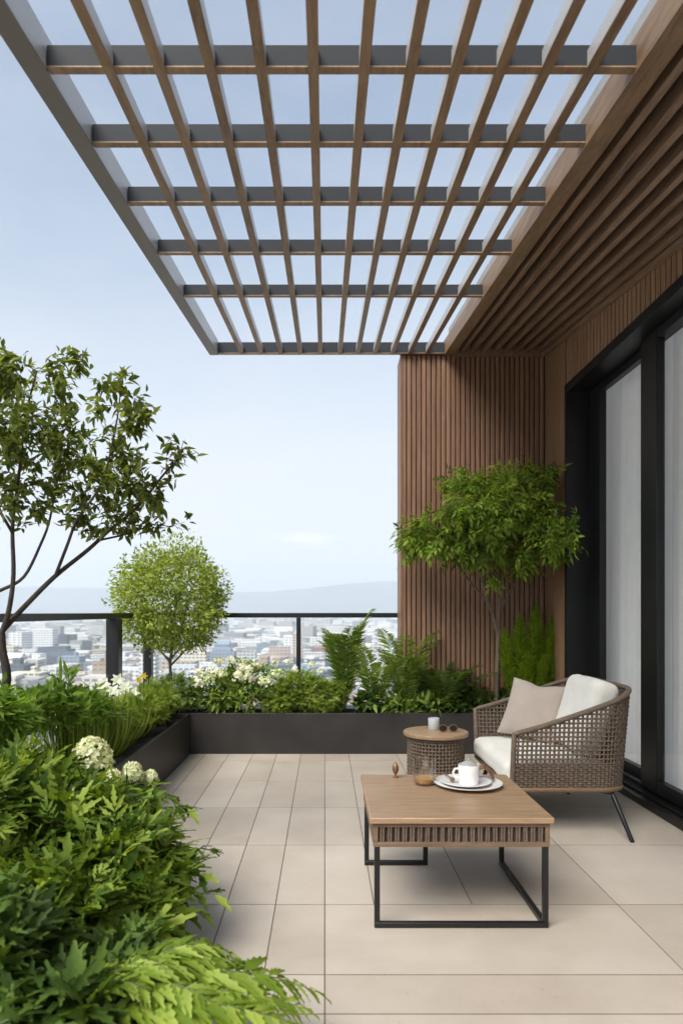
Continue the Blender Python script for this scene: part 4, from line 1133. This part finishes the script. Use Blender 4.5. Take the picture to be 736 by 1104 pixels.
def cream_hydrangea():
    Y = 3.15; root = np.array((-1.30, 3.3, .315)); t = thing('hydrangea', 'hydrangea with big cream cone blooms above the near shrub', 'shrub', tuple(root))
    st, lv = MB(), Leaves()
    for (px, py, yy, r, stv) in ((99, 814, 3.15, .100, 1.45), (143, 832, 3.2, .052, 1.4), (163, 838, 3.25, .036, 1.6), (122, 838, 3.1, .045, 1.3)):
        c = at(px, py, yy); st.tube([tuple(root), tuple((root + c) / 2 + np.array([0, 0, .05])), tuple(c - np.array([0, 0, r]))], [.006, .005, .004], 6)
        bloom(t, c, r, 'cream_petal', int(420 * (r / .088) ** 1.6) + 60, (RNG.normal() * .15, -.1, 1), stv, .021)
        k = 12; a = RNG.random(k) * 6.28; lv.add(T_TOOTH, np.repeat((c - np.array([0, 0, r * 1.3]))[None], k, 0), np.stack([np.cos(a), np.sin(a), RNG.normal(size=k) * .3], 1), np.array([[0, 0, 1.]]) + RNG.normal(size=(k, 3)) * .2, .13 * RNG.uniform(.7, 1.2, k))
    st.build('stems', M['stem'], t, True); lv.build('leaves', M['lf_lime'], t)
cream_hydrangea()
def near_fern():
    root = np.array((-.62, 1.80, .20)); t = thing('toothed_fern', 'bright lime fern with toothed fronds at the bottom of the view', 'fern', tuple(root))
    lv, st = Leaves(), MB()
    for (px, py, Y, h) in ((338, 1068, 1.95, .16), (322, 1085, 1.85, .12), (285, 1052, 1.98, .20), (262, 1036, 2.02, .2), (240, 1062, 1.9, .2), (305, 1100, 1.75, .1), (200, 1050, 1.95, .2), (160, 1062, 1.9, .2), (120, 1075, 1.85, .2), (250, 1100, 1.75, .16), (180, 1095, 1.75, .2)):
        e = at(px, py, Y); r = root + np.array([RNG.normal() * .05, RNG.normal() * .04, 0]); m_ = (r + e) / 2 + np.array([0, 0, h])
        C = np.array([(1 - s) ** 2 * r + 2 * s * (1 - s) * m_ + s * s * e for s in np.linspace(0, 1, 13)])
        st.tube([tuple(q) for q in C], [.005 - .004 * s for s in np.linspace(0, 1, 13)], 5)
        L = np.linalg.norm(e - r); npair = 20
        for i in range(npair):
            s = .22 + .78 * (i + .5) / npair; f = s * 12; j = min(int(f), 11); q = C[j] + (C[j + 1] - C[j]) * (f - j); d = C[j + 1] - C[j]; d /= np.linalg.norm(d)
            sd = np.cross(d, (0, 0, 1)); sd /= np.linalg.norm(sd); upv = np.cross(sd, d); w = .20 * L * math.sin(math.pi * (.2 + .75 * s)) ** .8 + .02
            for sg in (1, -1):
                lv.add(T_SERR, q[None], (sd * sg + d * .95 + RNG.normal(size=3) * .12)[None], (upv + RNG.normal(size=3) * .15)[None], [w * RNG.uniform(.85, 1.15)])
        lv.add(T_TOOTH, C[-1][None] * 1.0, (C[-1] - C[-2])[None], np.array([[0, 0, 1.]]), [.07])
    st.build('stems', M['stem'], t, True); lv.build('leaves', M['lf_toothed'], t)
near_fern()
els = [E2(60, 1090, 1.75, 90, 60, .2), E2(0, 1040, 1.85, 70, 80, .25), E2(130, 1060, 1.95, 60, 50, .2)]
mound('leafy_shrub', 'low shrub with shade-coloured leaves under the big toothed shrub at the bottom edge', 'shrub', els, 600, T_PALM, .12, 'lf_dark', (-.95, 1.55, .195), 24, droop=.3, rough=.4)  # dark leaf colour stands in for deep shade low among the shrubs

# ================================================================== CAMERA, LIGHT, WORLD
cam = bpy.data.cameras.new('camera'); co = bpy.data.objects.new('camera', cam); COL.objects.link(co); SC.camera = co
co.location = (0, 0, EYE); co.rotation_euler = (math.radians(90), 0, 0)
cam.sensor_fit = 'AUTO'; cam.sensor_width = 36; cam.lens = 36 * FPX / 1104
cam.shift_x = (368 - VX) / 1104; cam.shift_y = (VY - 552) / 1104
cam.dof.use_dof = True; cam.dof.focus_distance = 4.2; cam.dof.aperture_fstop = 2.7
cam.clip_start = .05; cam.clip_end = 60000

EL, AZ = math.radians(49), math.radians(-146)   # azimuth from +Y towards +X
S = Vector((math.sin(AZ) * math.cos(EL), math.cos(AZ) * math.cos(EL), math.sin(EL)))
sun = bpy.data.lights.new('sun', 'SUN'); so = bpy.data.objects.new('sun', sun); COL.objects.link(so)
sun.energy = 1.5; sun.angle = math.radians(40); sun.color = (1, .95, .87)
so.rotation_euler = S.to_track_quat('Z', 'Y').to_euler(); so.location = (-6, -4, 9)

w = bpy.data.worlds.new('World'); SC.world = w; w.use_nodes = True; nt = w.node_tree; nt.nodes.clear()
out = nt.nodes.new('ShaderNodeOutputWorld'); bg = nt.nodes.new('ShaderNodeBackground'); lk(nt, bg.outputs[0], out.inputs[0])
sky = nt.nodes.new('ShaderNodeTexSky'); sky.sky_type = 'NISHITA'; sky.sun_disc = False
sky.sun_elevation = EL; sky.sun_rotation = AZ; sky.air_density = 1.0; sky.dust_density = 1.0; sky.ozone_density = 1.0
tc = nt.nodes.new('ShaderNodeTexCoord'); mp = nt.nodes.new('ShaderNodeMapping'); mp.inputs['Scale'].default_value = (1, 1, 3.5)
lk(nt, tc.outputs['Generated'], mp.inputs[0])
cn = noise(nt, mp.outputs[0], 2.2, 6, .55, .4)
cl = ramp(nt, [(.38, (.07, .07, .07)), (.76, (.27, .27, .27))], cn)
# one small cumulus low over the hills
cdir = nrm(np.array([(326 - VX), FPX, (VY - 581)], float))
sub = nt.nodes.new('ShaderNodeVectorMath'); sub.operation = 'SUBTRACT'; sub.inputs[1].default_value = tuple(cdir); lk(nt, tc.outputs['Generated'], sub.inputs[0])
scl = nt.nodes.new('ShaderNodeVectorMath'); scl.operation = 'MULTIPLY'; scl.inputs[1].default_value = (15, 15, 85); lk(nt, sub.outputs[0], scl.inputs[0])
dn = nt.nodes.new('ShaderNodeTexNoise'); dn.inputs['Scale'].default_value = 30; dn.inputs['Detail'].default_value = 5; lk(nt, tc.outputs['Generated'], dn.inputs['Vector'])
ln = nt.nodes.new('ShaderNodeVectorMath'); ln.operation = 'LENGTH'; lk(nt, scl.outputs[0], ln.inputs[0])
ad = nt.nodes.new('ShaderNodeMath'); ad.operation = 'MULTIPLY_ADD'; ad.inputs[1].default_value = 1.6; lk(nt, dn.outputs['Fac'], ad.inputs[0]); lk(nt, ln.outputs['Value'], ad.inputs[2])
puff = ramp(nt, [(.0, (1, 1, 1)), (.9, (1, 1, 1)), (1.0, (0, 0, 0))], ad.outputs[0])
mr = nt.nodes.new('ShaderNodeMapRange'); mr.inputs[1].default_value = 1.75; mr.inputs[2].default_value = 1.0; mr.inputs[3].default_value = 0; mr.inputs[4].default_value = 1; lk(nt, ad.outputs[0], mr.inputs[0])
sz = nt.nodes.new('ShaderNodeSeparateXYZ'); lk(nt, tc.outputs['Generated'], sz.inputs[0])
veil = nt.nodes.new('ShaderNodeMapRange'); veil.interpolation_type = 'SMOOTHSTEP'; veil.inputs[1].default_value = .02; veil.inputs[2].default_value = .62; veil.inputs[3].default_value = .88; veil.inputs[4].default_value = .10
lk(nt, sz.outputs[2], veil.inputs[0])
mx0 = nt.nodes.new('ShaderNodeMath'); mx0.operation = 'ADD'; mx0.use_clamp = True; lk(nt, cl, mx0.inputs[0]); lk(nt, veil.outputs[0], mx0.inputs[1])
mix = nt.nodes.new('ShaderNodeMix'); mix.data_type = 'RGBA'; lk(nt, mx0.outputs[0], mix.inputs[0]); tn = nt.nodes.new('ShaderNodeMix'); tn.data_type = 'RGBA'; tn.blend_type = 'MULTIPLY'; tn.inputs[0].default_value = 1; lk(nt, sky.outputs[0], tn.inputs[6]); tn.inputs[7].default_value = (.86, .97, .97, 1); lk(nt, tn.outputs[2], mix.inputs[6]); mix.inputs[7].default_value = (4.75, 4.85, 5.0, 1)
mix2 = nt.nodes.new('ShaderNodeMix'); mix2.data_type = 'RGBA'; cf = nt.nodes.new('ShaderNodeMath'); cf.operation = 'MULTIPLY'; cf.inputs[1].default_value = .75
lk(nt, mr.outputs[0], cf.inputs[0]); lk(nt, cf.outputs[0], mix2.inputs[0]); lk(nt, mix.outputs[2], mix2.inputs[6]); mix2.inputs[7].default_value = (6.6, 6.6, 6.6, 1)
lk(nt, mix2.outputs[2], bg.inputs[0]); bg.inputs[1].default_value = .042

vs = SC.view_settings; vs.view_transform = 'Standard'; vs.look = 'None'; vs.exposure = 2.2; vs.gamma = 1; vs.use_curve_mapping = False
cy = SC.cycles; cy.use_denoising = True; cy.max_bounces = 8; cy.diffuse_bounces = 4; cy.glossy_bounces = 3; cy.transparent_max_bounces = 16; cy.transmission_bounces = 4; cy.volume_bounces = 1
cy.caustics_reflective = False; cy.caustics_refractive = False; cy.sample_clamp_indirect = 6
